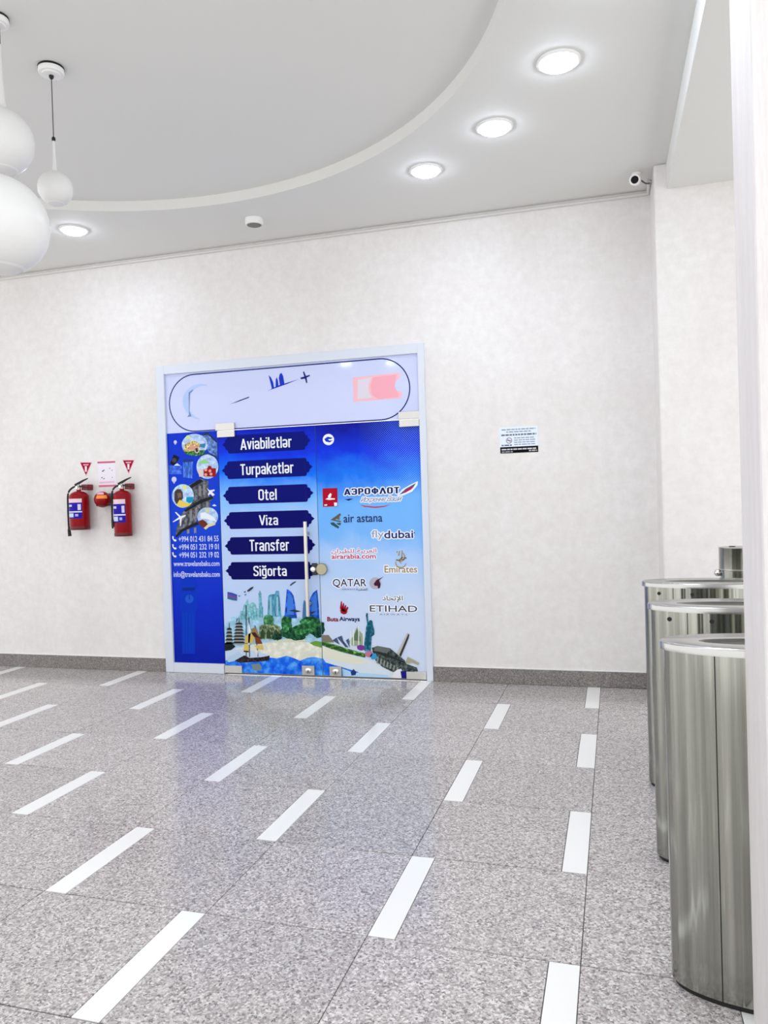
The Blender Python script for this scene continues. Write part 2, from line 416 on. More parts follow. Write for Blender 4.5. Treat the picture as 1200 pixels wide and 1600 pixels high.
# security camera on the ceiling
cx, cy = 0.262, 5.66
s = empty('security_camera', (cx, cy, CEIL)); tag(s, 'white bullet security camera in the ceiling corner beside the beam', 'security camera')
MB().lathe([(0.036, -0.0005), (0.036, -0.014), (0.030, -0.018), (0, -0.018)], 24, (cx + 0.012, cy + 0.05, CEIL)).build('mount_base', M_white, s, (cx, cy, CEIL), True)
MB().tube([(cx + 0.012, cy + 0.05, CEIL - 0.016), (cx + 0.006, cy + 0.03, CEIL - 0.05)], 0.014, 14).build('mount_arm', M_white, s, (cx, cy, CEIL), True)
d = Vector((-0.12, -1, -0.32)).normalized()
b = MB(); cc = Vector((cx, cy, CEIL - 0.062))
b.tube([cc + d * -0.06, cc + d * -0.055, cc + d * 0.05, cc + d * 0.056], [0.030, 0.036, 0.038, 0.034], 28).build('camera_body', M_white, s, cc, True)
MB().tube([cc + d * 0.0565, cc + d * 0.058], 0.0255, 24).build('lens', mat('lens_black', (4, 4, 5), 0.5, spec=0.2), s, cc, True)
tube_obj('cable', spline([cc + d * -0.05 + Vector((0.03, 0, 0.0)), (cx + 0.07, cy + 0.05, CEIL - 0.075), (PX - 0.02, cy + 0.12, CEIL - 0.05), (PX - 0.016, cy + 0.2, CEIL - 0.024)], 6), 0.0055, mat('grey_cable', (92, 88, 82), 0.5), s)

# ------------------------------------------------------------------ steel bins
BA, BB, BH = 0.32, 0.132, 0.997
def ell(a, b, t): return (a * math.cos(t), b * math.sin(t))
def litter_bin(cx, cy, label, holes):
    t = empty('litter_bin', (cx, cy, 0)); tag(t, label, 'bin', 'oval stainless steel bins')
    L = (cx, cy, 0)
    MB().lathe([(0.97, 0.0005), (0.97, 0.02), (0.9, 0.02)], 72, L, sx=BA, sy=BB).build('plinth', M_black, t, L, True)
    MB().lathe([(0.985, 0.018), (0.985, BH)], 72, L, sx=BA, sy=BB).build('inner_core', M_black, t, L, True)
    def shell(name, t0, t1, k):
        b = MB(); n = max(6, int(abs(t1 - t0) / 0.06)); rows = []
        for i in range(n + 1):
            a = t0 + (t1 - t0) * i / n; x, y = ell(BA * k, BB * k, a); xi, yi = ell(BA * (k - 0.012), BB * (k - 0.03), a)
            rows.append([b.bm.verts.new((cx + p, cy + q, z)) for p, q, z in ((x, y, 0.016), (x, y, BH), (xi, yi, BH), (xi, yi, 0.016))])
        for A, B in zip(rows, rows[1:]):
            for j in range(4): b.bm.faces.new([A[j], A[(j + 1) % 4], B[(j + 1) % 4], B[j]])
        b.bm.faces.new(rows[0]); b.bm.faces.new(rows[-1][::-1])
        return b.build(name, M_steel, t, L, True)
    ta = PI + math.acos(0.194 / BA); tb = 2 * PI - math.acos(0.194 / BA); g = 0.011
    door = shell('front_door', ta + g, tb - g, 1.0)
    shell('side_shell', -(2 * PI - tb), ta, 1.0)
    if holes:
        for (hx, par) in ((-0.255, t), (-0.108, door)):
            yy = -BB * math.sqrt(1 - (hx / BA) ** 2); nx, ny = hx / BA ** 2, yy / BB ** 2; q = math.hypot(nx, ny); nx /= q; ny /= q
            P = Vector((cx + hx, cy + yy, BH - 0.030)); D = Vector((nx, ny, 0))
            MB().tube([P - D * 0.004, P + D * 0.0025], 0.0085, 16).build('key_hole', M_black, par, P)
    # lid: flat ring, rolled rim, sunken dish under the opening
    b = MB(); n = 96; OA, OB = BA * 1.035, BB * 1.075; IA, IB = 0.222, 0.058
    zt = BH + 0.024
    loops = [[(OA * 0.985, OB * 0.97), BH], [(OA, OB), BH], [(OA, OB), BH + 0.018], [(OA * 0.994, OB * 0.987), BH + 0.022], [(OA * 0.98, OB * 0.965), zt], [(IA, IB), zt - 0.002], [(IA, IB), zt - 0.016]]
    R = [[b.bm.verts.new((cx + ell(*ab, 2 * PI * k / n)[0], cy + ell(*ab, 2 * PI * k / n)[1], z)) for k in range(n)] for ab, z in loops]
    for A, B in zip(R, R[1:]):
        for k in range(n): b.bm.faces.new([A[k], A[(k + 1) % n], B[(k + 1) % n], B[k]])
    lid = b.build('lid', M_lid, t, L, True)
    MB().lathe([(1.0, zt - 0.012), (0.9, zt - 0.016), (0, zt - 0.018)], 64, L, sx=IA, sy=IB).build('flap', mat('flap_steel', (150, 151, 142), 0.4, metal=0.9), lid, L, True)
    return t
litter_bin(0.478, 2.432, 'nearest oval steel bin, half hidden by the white pillar', False)
litter_bin(0.486, 3.255, 'middle oval steel bin of the three beside the pillar', True)
litter_bin(0.500, 4.066, 'farthest oval steel bin of the three, closest to the back wall', True)

# slim steel drum standing behind the farthest bin
pl = at(1123.5, 880, 4.62); cx = pl.x + 0.1; cy = 4.62; ztop = at(1140, 855, 4.62).z; zc = at(1140, 889, 4.62).z
t = empty('steel_drum', (cx, cy, 0)); tag(t, 'slim polished steel drum rising behind the farthest bin', 'drum')
L = (cx, cy, 0)
MB().lathe([(0.096, 0.0005), (0.096, zc), (0.1, zc), (0.1, ztop - 0.006), (0.101, ztop - 0.004), (0.101, ztop), (0.09, ztop + 0.002), (0, ztop + 0.004)], 40, L).build('body', M_steel, t, L, True)
MB().lathe([(0.0985, zc - 0.004), (0.1015, zc - 0.002), (0.1015, zc + 0.003), (0.0985, zc + 0.005)], 40, L).build('collar', M_satin, t, L, True)
kb = at(1121.5, 895, cy)
MB().lathe([(0.020 * math.sin(PI * k / 10), 0.020 * math.cos(PI * k / 10)) for k in range(11)], 20, kb).build('knob', M_chrome, t, kb, True)
MB().tube([(kb.x + 0.012, cy, kb.z), (cx - 0.09, cy, kb.z)], 0.007, 10).build('knob_stem', M_satin, t, kb)
MB().lathe([(0.018, 0.0), (0.016, 0.003), (0, 0.004)], 16, (cx - 0.03, cy, ztop + 0.003)).build('lid_button', M_black, t, (cx - 0.03, cy, ztop + 0.003), True)

# ------------------------------------------------------------------ glazed shop front: frame, two door leaves, printed film
def xz(px, py): q = at(px, py); return (q.x, q.z)
def zoom(ox, oy, s): return lambda pts: [xz(ox + s * x, oy + s * y) for x, y in pts]
LAYER = 0.0006
def decal(name, pts, m, parent, k=1, label=None):
    """flat print: a polygon (x, z in metres) lying on the glass, k film layers proud of it"""
    cx = sum(p[0] for p in pts) / len(pts); cz = sum(p[1] for p in pts) / len(pts)
    o = MB().prism(pts, WALL_Y - LAYER * k, WALL_Y - LAYER * (k - 0.5)).build(name, m, parent, (cx, WALL_Y, cz))
    if label: o['label'] = label
    return o
def decal_set(name, polys, m, parent, k=1):
    """one printed picture element drawn with several strokes"""
    b = MB(); pts = [p for q in polys for p in q]
    for q in polys: b.prism(q, WALL_Y - LAYER * k, WALL_Y - LAYER * (k - 0.5))
    return b.build(name, m, parent, (sum(p[0] for p in pts) / len(pts), WALL_Y, sum(p[1] for p in pts) / len(pts)))
def circle(px, py, r, n=28, sy=1.0): return [(px + r * math.cos(2 * PI * k / n), py + r * sy * math.sin(2 * PI * k / n)) for k in range(n)]
def arc_band(cx, cy, r, a0, a1, w0, w1, n=14, sy=1.0):
    o, i = [], []
    for k in range(n + 1):
        t = k / n; a = math.radians(a0 + (a1 - a0) * t); w = (w0 + (w1 - w0) * abs(2 * t - 1))
        o.append((cx + (r + w / 2) * math.cos(a), cy + (r + w / 2) * sy * math.sin(a))); i.append((cx + (r - w / 2) * math.cos(a), cy + (r - w / 2) * sy * math.sin(a)))
    return o + i[::-1]
def text(name, body, x0, x1, yt, yb, m, parent, k=3, bold=0.0, halo=None, shear=0.0):
    """lettering fitted to a box surveyed on the glass"""
    xm, ym = (x0 + x1) / 2, (yt + yb) / 2
    L, R_, T, B = at(x0, ym).x, at(x1, ym).x, at(xm, yt).z, at(xm, yb).z
    c = bpy.data.curves.new(name, 'FONT'); c.body = body; c.shear = shear; c.resolution_u = 3
    o = bpy.data.objects.new(name, c); COL.objects.link(o)
    me = bpy.data.meshes.new_from_object(o.evaluated_get(bpy.context.evaluated_depsgraph_get()))
    bpy.data.objects.remove(o); bpy.data.curves.remove(c)
    V = [v.co.copy() for v in me.vertices]; F = [tuple(p.vertices) for p in me.polygons]; bpy.data.meshes.remove(me)
    a, b_, c0, d = min(v.x for v in V), max(v.x for v in V), min(v.y for v in V), max(v.y for v in V)
    sx, sz = (R_ - L) / (b_ - a), (T - B) / (d - c0); cx, cz = (L + R_) / 2, (T + B) / 2
    out = None
    for (mm, grow, kk, nm) in ([(halo, bold * sz + 0.0085, k - 0.6, 'letter_outline')] if halo else []) + [(m, bold * sz, k, name)]:
        sh = [(0, 0)] + ([(grow * math.cos(PI * q / 4), grow * math.sin(PI * q / 4)) for q in range(8)] if grow > 1e-6 else [])
        VV, FF = [], []
        for q, (dx, dz) in enumerate(sh):
            base = len(VV)
            VV += [(L + (v.x - a) * sx - cx + dx, -LAYER * (kk + 0.012 * q), B + (v.y - c0) * sz - cz + dz) for v in V]
            FF += [tuple(i + base for i in f) for f in F]
        me = bpy.data.meshes.new(nm); me.from_pydata(VV, [], FF); me.materials.append(mm)
        o = link(nm, me, parent, (cx, WALL_Y, cz)); out = o
    return out

# narrow grotesque lettering drawn with strokes (cap height 1, x-height XH)
XH = 0.75
def rounded(pts, r, closed=False, n=5):
    P = [Vector(p) for p in pts]; out = []; m_ = len(P)
    for i, p in enumerate(P):
        if not closed and i in (0, m_ - 1): out.append(p); continue
        a, c = P[(i - 1) % m_], P[(i + 1) % m_]
        da, dc = (a - p), (c - p); q = min(r, da.length * 0.5, dc.length * 0.5)
        A, C = p + da.normalized() * q, p + dc.normalized() * q
        for k in range(n + 1):
            t = k / n; out.append((1 - t) ** 2 * A + 2 * t * (1 - t) * p + t * t * C)
    if closed: out.append(out[0])
    return out
def glyph(ch, h):
    w = 0.44; X = XH
    O = lambda w, y0, y1, r=0.2: rounded([(h, y0 + h), (w - h, y0 + h), (w - h, y1 - h), (h, y1 - h)], r, True)
    E_ = lambda w: rounded([(w - h, 0.2), (w - h, h), (h, h), (h, X - h), (w - h, X - h), (w - h, 0.36), (h, 0.36)], 0.19)
    G = {'o': (w, [O(w, 0, X)]), 'a': (w, [rounded([(h, X - 0.2), (h, X - h), (w - h, X - h), (w - h, 0)], 0.19), O(w, 0, 0.45, 0.16)]),
         'e': (w, [E_(w)]), 'ə': (w, [rounded([(h, X - 0.17), (h, X - h), (w - h, X - h), (w - h, h), (h, h), (h, 0.33)], 0.22), [(h * 0.2, 0.33), (w - h, 0.33)]]), 'b': (w, [[(h, 0), (h, 1)], O(w, 0, X)]), 'p': (w, [[(h, -0.25), (h, X)], O(w, 0, X)]),
         'ğ': (w, [O(w, 0, X), rounded([(w - h, X), (w - h, -0.25 + h), (h, -0.25 + h), (h, -0.12)], 0.18), rounded([(0.09, 1.03), (0.11, 0.89), (w - 0.11, 0.89), (w - 0.09, 1.03)], 0.1)]),
         'i': (2 * h, [[(h, 0), (h, X)], [(h, 0.88), (h, 1.0)]]), 'l': (2 * h, [[(h, 0), (h, 1)]]), 't': (0.33, [rounded([(0.14, 0.95), (0.14, h), (0.32, h)], 0.15), [(0, X - h), (0.33, X - h)]]),
         'r': (0.30, [[(h, 0), (h, X)], rounded([(h, X - 0.28), (h, X - h), (0.30, X - h)], 0.16)]), 'u': (w, [rounded([(h, X), (h, h), (w - h, h), (w - h, X)], 0.2)]),
         'n': (w, [rounded([(h, 0), (h, X - h), (w - h, X - h), (w - h, 0)], 0.2)]), 'k': (w, [[(h, 0), (h, 1)], [(w - h, X), (h, 0.27)], [(0.19, 0.42), (w - h + 0.02, 0)]]),
         'v': (0.42, [[(h - 0.02, X), (0.21, 0.03), (0.44 - h, X)]]), 'z': (0.38, [[(0.02, X - h), (0.37 - h, X - h), (h, h), (0.37, h)]]),
         's': (0.40, [rounded([(0.4 - h, X - 0.2), (0.4 - h, X - h), (h, X - h), (h, 0.43), (0.4 - h, 0.33), (0.4 - h, h), (h, h), (h, 0.2)], 0.15)]),
         'f': (0.33, [rounded([(0.33, 1 - h), (0.14, 1 - h), (0.14, 0)], 0.17), [(0, X - h), (0.33, X - h)]]),
         'A': (0.54, [[(h - 0.03, 0), (0.27, 0.97), (0.57 - h, 0)], [(0.12, 0.25), (0.42, 0.25)]]), 'T': (0.46, [[(0, 1 - h), (0.46, 1 - h)], [(0.23, 1), (0.23, 0)]]),
         'V': (0.54, [[(h - 0.03, 1), (0.27, 0.03), (0.57 - h, 1)]]), 'O': (0.5, [O(0.5, 0, 1, 0.24)]),
         'S': (0.48, [rounded([(0.48 - h, 0.74), (0.48 - h, 1 - h), (h, 1 - h), (h, 0.56), (0.48 - h, 0.44), (0.48 - h, h), (h, h), (h, 0.26)], 0.2)]),
         'Э': (0.5, [rounded([(h, 0.74), (h, 1 - h), (0.5 - h, 1 - h), (0.5 - h, h), (h, h), (h, 0.26)], 0.22), [(0.14, 0.5), (0.5 - h, 0.5)]]),
         'Р': (0.46, [[(h, 0), (h, 1)], rounded([(h, 1 - h), (0.46 - h, 1 - h), (0.46 - h, 0.42), (h, 0.42)], 0.2)]), 'Ф': (0.62, [[(0.31, 0), (0.31, 1)], [Vector((p.x * 1.24, p.y)) for p in O(0.5, 0.16, 0.86, 0.24)]]),
         'Л': (0.54, [[(h - 0.03, 0), (0.27, 0.97), (0.57 - h, 0)]]), 'И': (0.5, [[(h, 1), (h, 0)], [(h, 0.05), (0.5 - h, 0.95)], [(0.5 - h, 1), (0.5 - h, 0)]]), 'с': (0.4, [rounded([(0.4 - h, 0.5), (0.4 - h, X - h), (h, X - h), (h, h), (0.4 - h, h), (0.4 - h, 0.25)], 0.18)]),
         'к': (0.4, [[(h, 0), (h, X)], [(0.4 - h, X), (h, 0.36)], [(0.16, 0.4), (0.4, 0)]]), 'н': (0.42, [[(h, 0), (h, X)], [(0.42 - h, 0), (0.42 - h, X)], [(h, X / 2), (0.42 - h, X / 2)]]),
         'В': (0.46, [[(h, 0), (h, 1)], rounded([(h, 1 - h), (0.44 - h, 1 - h), (0.44 - h, 0.52), (h, 0.52)], 0.16), rounded([(h, 0.52), (0.46 - h, 0.52), (0.46 - h, h), (h, h)], 0.18)]),
         'ш': (0.6, [rounded([(h, X), (h, h), (0.6 - h, h), (0.6 - h, X)], 0.1), [(0.3, h), (0.3, X)]]), 'и': (0.44, [[(h, X), (h, 0)], [(h, 0.05), (0.44 - h, X - 0.05)], [(0.44 - h, X), (0.44 - h, 0)]]), ' ': (0.22, [])}
    alias = {'А': 'A', 'О': 'O', 'Т': 'T', 'р': 'p', 'е': 'e', 'а': 'a'}
    return G[alias.get(ch, ch)]
def stroke_text(name, body, x0, x1, yt, yb, m, parent, k=4, t=0.13, halo=None, shear=0.0, gap=0.075):
    xm, ym = (x0 + x1) / 2, (yt + yb) / 2
    L, R_, T, B = at(x0, ym).x, at(x1, ym).x, at(xm, yt).z, at(xm, yb).z
    cx, cz = (L + R_) / 2, (T + B) / 2
    def quads(th):
        """one mitred ribbon per stroke, broken at sharp corners; each a hair above the last"""
        V, F = [], []; x = 0.0; lay = 0
        for ch in body:
            wd, strokes = glyph(ch, t / 2); runs = []
            for st in strokes:
                P = [Vector((p[0] + x + shear * p[1], p[1])) for p in st]
                Q = [P[0]]
                for p in P[1:]:
                    if (p - Q[-1]).length > 1e-4: Q.append(p)
                run = [Q[0]]
                for i in range(1, len(Q)):
                    run.append(Q[i])
                    if i < len(Q) - 1 and (Q[i] - Q[i - 1]).normalized().dot((Q[i + 1] - Q[i]).normalized()) < 0.6:
                        runs.append((run, False)); run = [Q[i]]
                runs.append((run, len(Q) > 3 and (Q[0] - Q[-1]).length < 1e-3 and len(run) == len(Q)))
            for run, closed in runs:
                lay += 1; e = (th - t) / 2; n = len(run)
                D = [(run[i + 1] - run[i]).normalized() for i in range(n - 1)]
                for i, p in enumerate(run):
                    d0 = D[i - 1] if i > 0 else (D[-1] if closed else D[0]); d1 = D[i] if i < n - 1 else (D[0] if closed else D[-1])
                    d = (d0 + d1).normalized(); nr = Vector((-d.y, d.x)) * (th / 2) / max(0.6, d.dot(d0))
                    if not closed: p = p - d * e if i == 0 else (p + d * e if i == n - 1 else p)
                    V += [(p + nr, lay % 9), (p - nr, lay % 9)]
                    if i: F.append((len(V) - 4, len(V) - 3, len(V) - 1, len(V) - 2))
            x += wd + gap
        return V, F
    V, F = quads(t)
    a, b_, c0, d0 = min(v.x for v, q in V), max(v.x for v, q in V), min(v.y for v, q in V), max(v.y for v, q in V)
    sx, sz = (R_ - L) / (b_ - a), (T - B) / (d0 - c0); out = None
    for (mm, grow, kk, nm) in ([(halo, 0.0085, k - 0.6, 'letter_outline')] if halo else []) + [(m, 0.0, k, name)]:
        sh = [(0, 0)] + ([(grow * math.cos(PI * q / 4), grow * math.sin(PI * q / 4)) for q in range(8)] if grow else [])
        VV, FF = [], []
        for c_, (dx, dz) in enumerate(sh):
            base = len(VV)
            VV += [(L + (v.x - a) * sx - cx + dx, -LAYER * (kk + 0.005 * q + 0.055 * c_), B + (v.y - c0) * sz - cz + dz) for v, q in V]
            FF += [tuple(i + base for i in f) for f in F]
        me = bpy.data.meshes.new(nm); me.from_pydata(VV, [], FF); me.materials.append(mm)
        out = link(nm, me, parent, (cx, WALL_Y, cz))
    return out

FZ = 2.112                                       # top of the leaves / underside of the transom light
MX, SX, RX = -3.212, -2.309, -1.412              # side light edge, meeting line of the leaves, right edge
def film(name, stops, cloud_amt, dots=False):
    """printed sky: blue at the top, hazy cloud lower down"""
    m = mat(name, (120, 170, 240), 0.12, spec=0.08); n = N(m)
    g = n.new('ShaderNodeNewGeometry'); sep = n.new('ShaderNodeSeparateXYZ'); n.link(g.outputs['Position'], sep.inputs[0])
    noise = n.new('ShaderNodeTexNoise', Scale=3.2, Detail=5.0, Roughness=0.55, Distortion=0.4); n.link(g.outputs['Position'], noise.inputs['Vector'])
    h = n.math('ADD', n.math('DIVIDE', sep.outputs['Z'], FZ), n.math('MULTIPLY', n.math('SUBTRACT', noise.outputs['Fac'], 0.5), cloud_amt))
    c = n.ramp(h, stops)
    if dots:
        mp = n.new('ShaderNodeMapping'); mp.inputs['Rotation'].default_value = (0, 0.7, 0); n.link(g.outputs['Position'], mp.inputs['Vector'])
        vo = n.new('ShaderNodeTexVoronoi', Scale=75.0, Randomness=0.0); n.link(mp.outputs['Vector'], vo.inputs['Vector'])
        d = n.math('LESS_THAN', vo.outputs['Distance'], 0.33)
        band = n.ramp(sep.outputs['Z'], [(0.0, (0, 0, 0)), (0.999, (0, 0, 0))])
        nb = n.new('ShaderNodeMapRange'); n.link(sep.outputs['Z'], nb.inputs[0]); nb.inputs[1].default_value = 1.2; nb.inputs[2].default_value = 1.5
        nx = n.new('ShaderNodeMapRange'); n.link(sep.outputs['X'], nx.inputs[0]); nx.inputs[1].default_value = -1.95; nx.inputs[2].default_value = -1.55
        c = n.mix(n.math('MULTIPLY', d, n.math('MULTIPLY', n.math('MULTIPLY', nb.outputs[0], nx.outputs[0]), 0.35)), c, srgb(150, 200, 250))
    n.link(c, n.b.inputs['Base Color']); return m
F_left = film('sky_film_plain', [(0.0, (196, 214, 242)), (0.45, (186, 208, 243)), (0.62, (178, 205, 246)), (0.72, (120, 185, 250)), (0.80, (10, 112, 246)), (0.9, (8, 52, 226)), (1.0, (6, 26, 176))], 0.14)
F_right = film('sky_film_dotted', [(0.0, (212, 222, 243)), (0.30, (200, 217, 244)), (0.48, (172, 205, 248)), (0.58, (122, 184, 249)), (0.68, (110, 180, 250)), (0.78, (26, 118, 240)), (0.88, (6, 50, 222)), (1.0, (4, 18, 150))], 0.2, True)
F_side = film('side_film', [(0.0, (6, 28, 160)), (0.3, (8, 44, 196)), (0.6, (14, 66, 206)), (1.0, (8, 50, 200))], 0.2)
F_trans = mat('lilac_film', (202, 210, 244), 0.06, spec=0.35)

w = empty('window_1', ((DX0 + DX1) / 2, WALL_Y, 0)); tag(w, 'white aluminium shop front frame with lilac transom and blue printed side light', 'shop front', kind='structure')
def bar(name, x0, x1, z0, z1, par=w, m=M_alu, y0=-0.022, y1=0.06, bev=0.003): return MB().box(x0, x1, WALL_Y + y0, WALL_Y + y1, z0, z1, bev).build(name, m, par, ((x0 + x1) / 2, WALL_Y, z0))
bar('jamb', DX0, DX0 + 0.078, 0.001, DZ1); bar('jamb', RX + 0.002, DX1, 0.001, DZ1)
bar('head', DX0 + 0.078, RX + 0.002, 2.636, DZ1)
bar('sill', DX0 + 0.078, MX - 0.004, 0.001, 0.086)
tr = bar('transom_pane', DX0 + 0.078, RX + 0.002, FZ + 0.004, 2.636, w, F_trans, 0.0, 0.010, 0)
sd = bar('side_pane', DX0 + 0.078, MX - 0.004, 0.086, FZ + 0.004, w, F_side, 0.0, 0.010, 0)
bar('pane_joint', MX - 0.004, MX + 0.001, 0.02, FZ, w, M_black, 0.002, 0.010, 0)

# transom print: rounded outline, smudged ring, towers with swoosh and plane, faded pink plate
navy = ink(28, 40, 110); blue = ink(34, 60, 190)
Lx, Rx, Tz, Bz = at(264, 630).x, at(641, 600).x, at(450, 571.8).z, at(450, 665.8).z
rad = (Tz - Bz) / 2; mid = (Tz + Bz) / 2
def stadium(g):
    p = []
    for k in range(25):
        a = -PI / 2 + PI * k / 24; p.append((Rx - rad + (rad - g) * math.cos(a), mid + (rad - g) * math.sin(a)))
    for k in range(25):
        a = PI / 2 + PI * k / 24; p.append((Lx + rad + (rad - g) * math.cos(a), mid + (rad - g) * math.sin(a)))
    return p
b = MB(); A, B = stadium(0), stadium(0.0095); n = len(A)
for k in range(n): b.prism([A[k], A[(k + 1) % n], B[(k + 1) % n], B[k]], WALL_Y - LAYER, WALL_Y - LAYER * 0.5)
b.build('rounded_outline', navy, tr, (0, WALL_Y, mid))
Zt = zoom(340, 550, 320 / 1200)
decal('tower_emblem', Zt([(302, 225), (318, 214), (299, 135), (313, 150), (326, 178), (331, 208), (340, 204), (341, 160), (347, 148), (354, 170), (357, 197), (365, 193), (359, 152), (364, 130), (374, 122), (384, 140), (392, 186), (400, 186), (390, 192), (318, 218)]), blue, tr, 2)
decal('swoosh', Zt([(292, 228), (322, 214), (396, 184), (478, 158), (400, 190)]), blue, tr, 1)
decal('swoosh_tail', Zt([(70, 307), (130, 282), (186, 261), (184, 268), (120, 292)]), navy, tr, 1)
decal('plane_emblem', Zt([(486, 150), (508, 144), (500, 116), (507, 114), (518, 140), (540, 134), (541, 141), (522, 150), (526, 182), (520, 183), (512, 156), (488, 160)]), navy, tr, 2)
Zb = zoom(240, 530, 450 / 1200)
decal('smudged_ring', Zb(arc_band(205, 262, 72, 100, 285, 26, 4, 18)), ink(176, 200, 240), tr, 1)
decal('ring_mark', Zb([(146, 222), (166, 208), (163, 216), (152, 226), (150, 300), (158, 322), (140, 324), (148, 314)]), ink(120, 140, 190), tr, 2)
decal('pink_plate', Zt([(792, 150), (1066, 120), (1068, 150), (1050, 165), (1036, 200), (1052, 228), (1078, 232), (1078, 270), (796, 292)]), ink(245, 190, 200), tr, 1)
decal('pale_gap', Zt([(822, 162), (905, 150), (884, 190), (886, 235), (906, 268), (820, 278)]), ink(222, 214, 226), tr, 2)
decal('rose_patch', Zt([(910, 148), (1050, 132), (1036, 200), (1052, 228), (1062, 264), (940, 276), (904, 250), (896, 200)]), ink(242, 172, 186), tr, 2)

# side light print
P3 = zoom(255, 670, 1 / 12); P4 = zoom(255, 750, 1 / 12); P5 = zoom(255, 830, 105 / 730)
slate, stone, dark = inkn(92, 122, 182, 0.35), inkn(86, 88, 96, 0.42, 34), ink(34, 36, 42)
decal('printed_facade', P3([(720, 110), (830, 60), (1010, 230), (1015, 520), (860, 440), (780, 330)]), slate, sd, 1)
decal('printed_cornice', P3([(720, 110), (830, 60), (1010, 230), (1005, 270), (840, 110), (740, 130)]), ink(40, 56, 84), sd, 2)
decal('printed_cornice', P3([(640, 500), (830, 440), (1020, 530), (1018, 560), (830, 470), (650, 530)]), ink(50, 66, 100), sd, 2)
decal('printed_pillar', P3([(370, 600), (560, 590), (550, 930), (370, 910)]), inkn(66, 110, 214, 0.3, 22, (3, 1, 0.6)), sd, 1)
decal('printed_pillar_cap', P3([(360, 600), (440, 560), (580, 590), (560, 615), (380, 630)]), ink(36, 60, 130), sd, 2)
decal('printed_haze', P3([(100, 690), (350, 690), (350, 850), (110, 850)]), inkn(60, 98, 214, 0.25, 22), sd, 1)
decal('printed_ruin', P4([(480, 100), (700, -30), (850, 20), (850, 300), (960, 320), (880, 400), (880, 520), (640, 640), (620, 800), (250, 1060), (240, 950), (340, 640), (480, 480)]), stone, sd, 1)
for pts in ([(390, 570), (700, 370), (940, 290), (930, 350), (700, 440), (420, 600)], [(230, 1050), (330, 930), (640, 780), (670, 830), (380, 960), (250, 1080)], [(480, 110), (690, -20), (760, 20), (540, 150)]):
    decal('printed_ledge', P4(pts), dark, sd, 2)
for (x, y0, y1) in ((520, 580, 780), (620, 520, 720), (690, 120, 300), (770, 90, 290), (830, 420, 520), (470, 930, 1010), (600, 900, 1000)):
    decal('printed_column', P4([(x - 22, y0), (x + 22, y0 - 12), (x + 22, y1 - 12), (x - 22, y1)]), ink(134, 134, 136), sd, 2)
def vignette(Z, cx, cy, rx, sy):
    decal('vignette_sky', Z(circle(cx, cy, rx, 30, sy)), inkn(178, 204, 244, 0.12, 30), sd, 2)
vignette(P3, 590, 300, 240, 0.86); decal('vignette_ground', P3([(370, 400), (800, 400), (740, 480), (560, 510), (420, 470)]), inkn(56, 112, 62, 0.5, 60), sd, 3)
decal('vignette_sun', P3(circle(465, 160, 38, 14)), ink(206, 224, 130), sd, 3)
decal('vignette_village', P3([(390, 420), (400, 300), (480, 250), (540, 220), (620, 230), (690, 280), (700, 350), (600, 400), (480, 430)]), inkn(206, 176, 116, 0.5, 60), sd, 4)
decal('vignette_bus', P3([(490, 330), (640, 320), (660, 380), (560, 400), (490, 390)]), ink(214, 150, 138), sd, 5)
decal('vignette_wheel', P3(circle(635, 410, 46, 16)), ink(210, 190, 176), sd, 5); decal('vignette_hub', P3(circle(635, 410, 26, 14)), ink(70, 56, 54), sd, 6)
decal('vignette_picture', P3([(690, 290), (800, 270), (780, 360), (690, 340)]), ink(60, 128, 170), sd, 5)
vignette(P3, 830, 710, 205, 1.12)
decal('vignette_parasol', P3([(650, 670), (700, 600), (780, 570), (860, 620), (880, 650), (760, 650)]), ink(150, 206, 140), sd, 3)
decal('vignette_suitcase', P3([(760, 760), (830, 740), (850, 690), (900, 700), (910, 740), (990, 740), (990, 900), (760, 890)]), ink(152, 26, 36), sd, 4)
decal('vignette_box', P3([(650, 760), (740, 760), (760, 890), (680, 900)]), ink(226, 200, 190), sd, 4)
for q in ((800, 770), (880, 790), (800, 860), (900, 850)): decal('suitcase_sticker', P3(circle(q[0], q[1], 28, 12)), ink(230, 160, 140), sd, 5)
vignette(P4, 370, 300, 205, 1.08)
decal('vignette_sea', P4([(440, 320), (572, 315), (560, 400), (500, 440), (430, 400)]), ink(20, 150, 190), sd, 3)
decal('vignette_sun', P4(circle(405, 140, 42, 14)), ink(222, 226, 130), sd, 3)
decal('vignette_backpack', P4([(210, 380), (215, 220), (260, 170), (330, 175), (370, 240), (375, 340), (300, 440), (250, 450)]), ink(72, 62, 58), sd, 4)
decal('vignette_pocket', P4([(270, 250), (340, 240), (350, 320), (280, 340)]), ink(120, 100, 90), sd, 5)
decal('vignette_sand', P4([(250, 470), (310, 370), (420, 420), (530, 450), (460, 500), (330, 510)]), ink(230, 204, 90), sd, 5)
vignette(P4, 835, 690, 195, 0.92)
decal('vignette_liner', P4([(700, 620), (780, 600), (960, 700), (1000, 780), (820, 730), (700, 720)]), ink(232, 238, 244), sd, 3)
decal('vignette_sunrise', P4(circle(830, 570, 44, 12)), ink(204, 214, 160), sd, 4)
decal('vignette_trunk', P4([(650, 780), (740, 740), (800, 780), (840, 830), (760, 900), (690, 850)]), ink(104, 50, 40), sd, 4)
decal('vignette_beach', P4([(760, 900), (860, 820), (980, 800), (980, 840), (860, 880), (800, 930)]), ink(220, 212, 170), sd, 3)
decal('printed_camera', P3([(130, 650), (200, 480), (300, 530), (290, 580), (190, 695)]), ink(22, 26, 40), sd, 2)
decal('printed_camera_lens', P3(circle(208, 590, 44, 16)), ink(70, 70, 66), sd, 3)
decal('printed_sail', P3([(200, 690), (262, 645), (325, 692)]), ink(214, 226, 250), sd, 2)
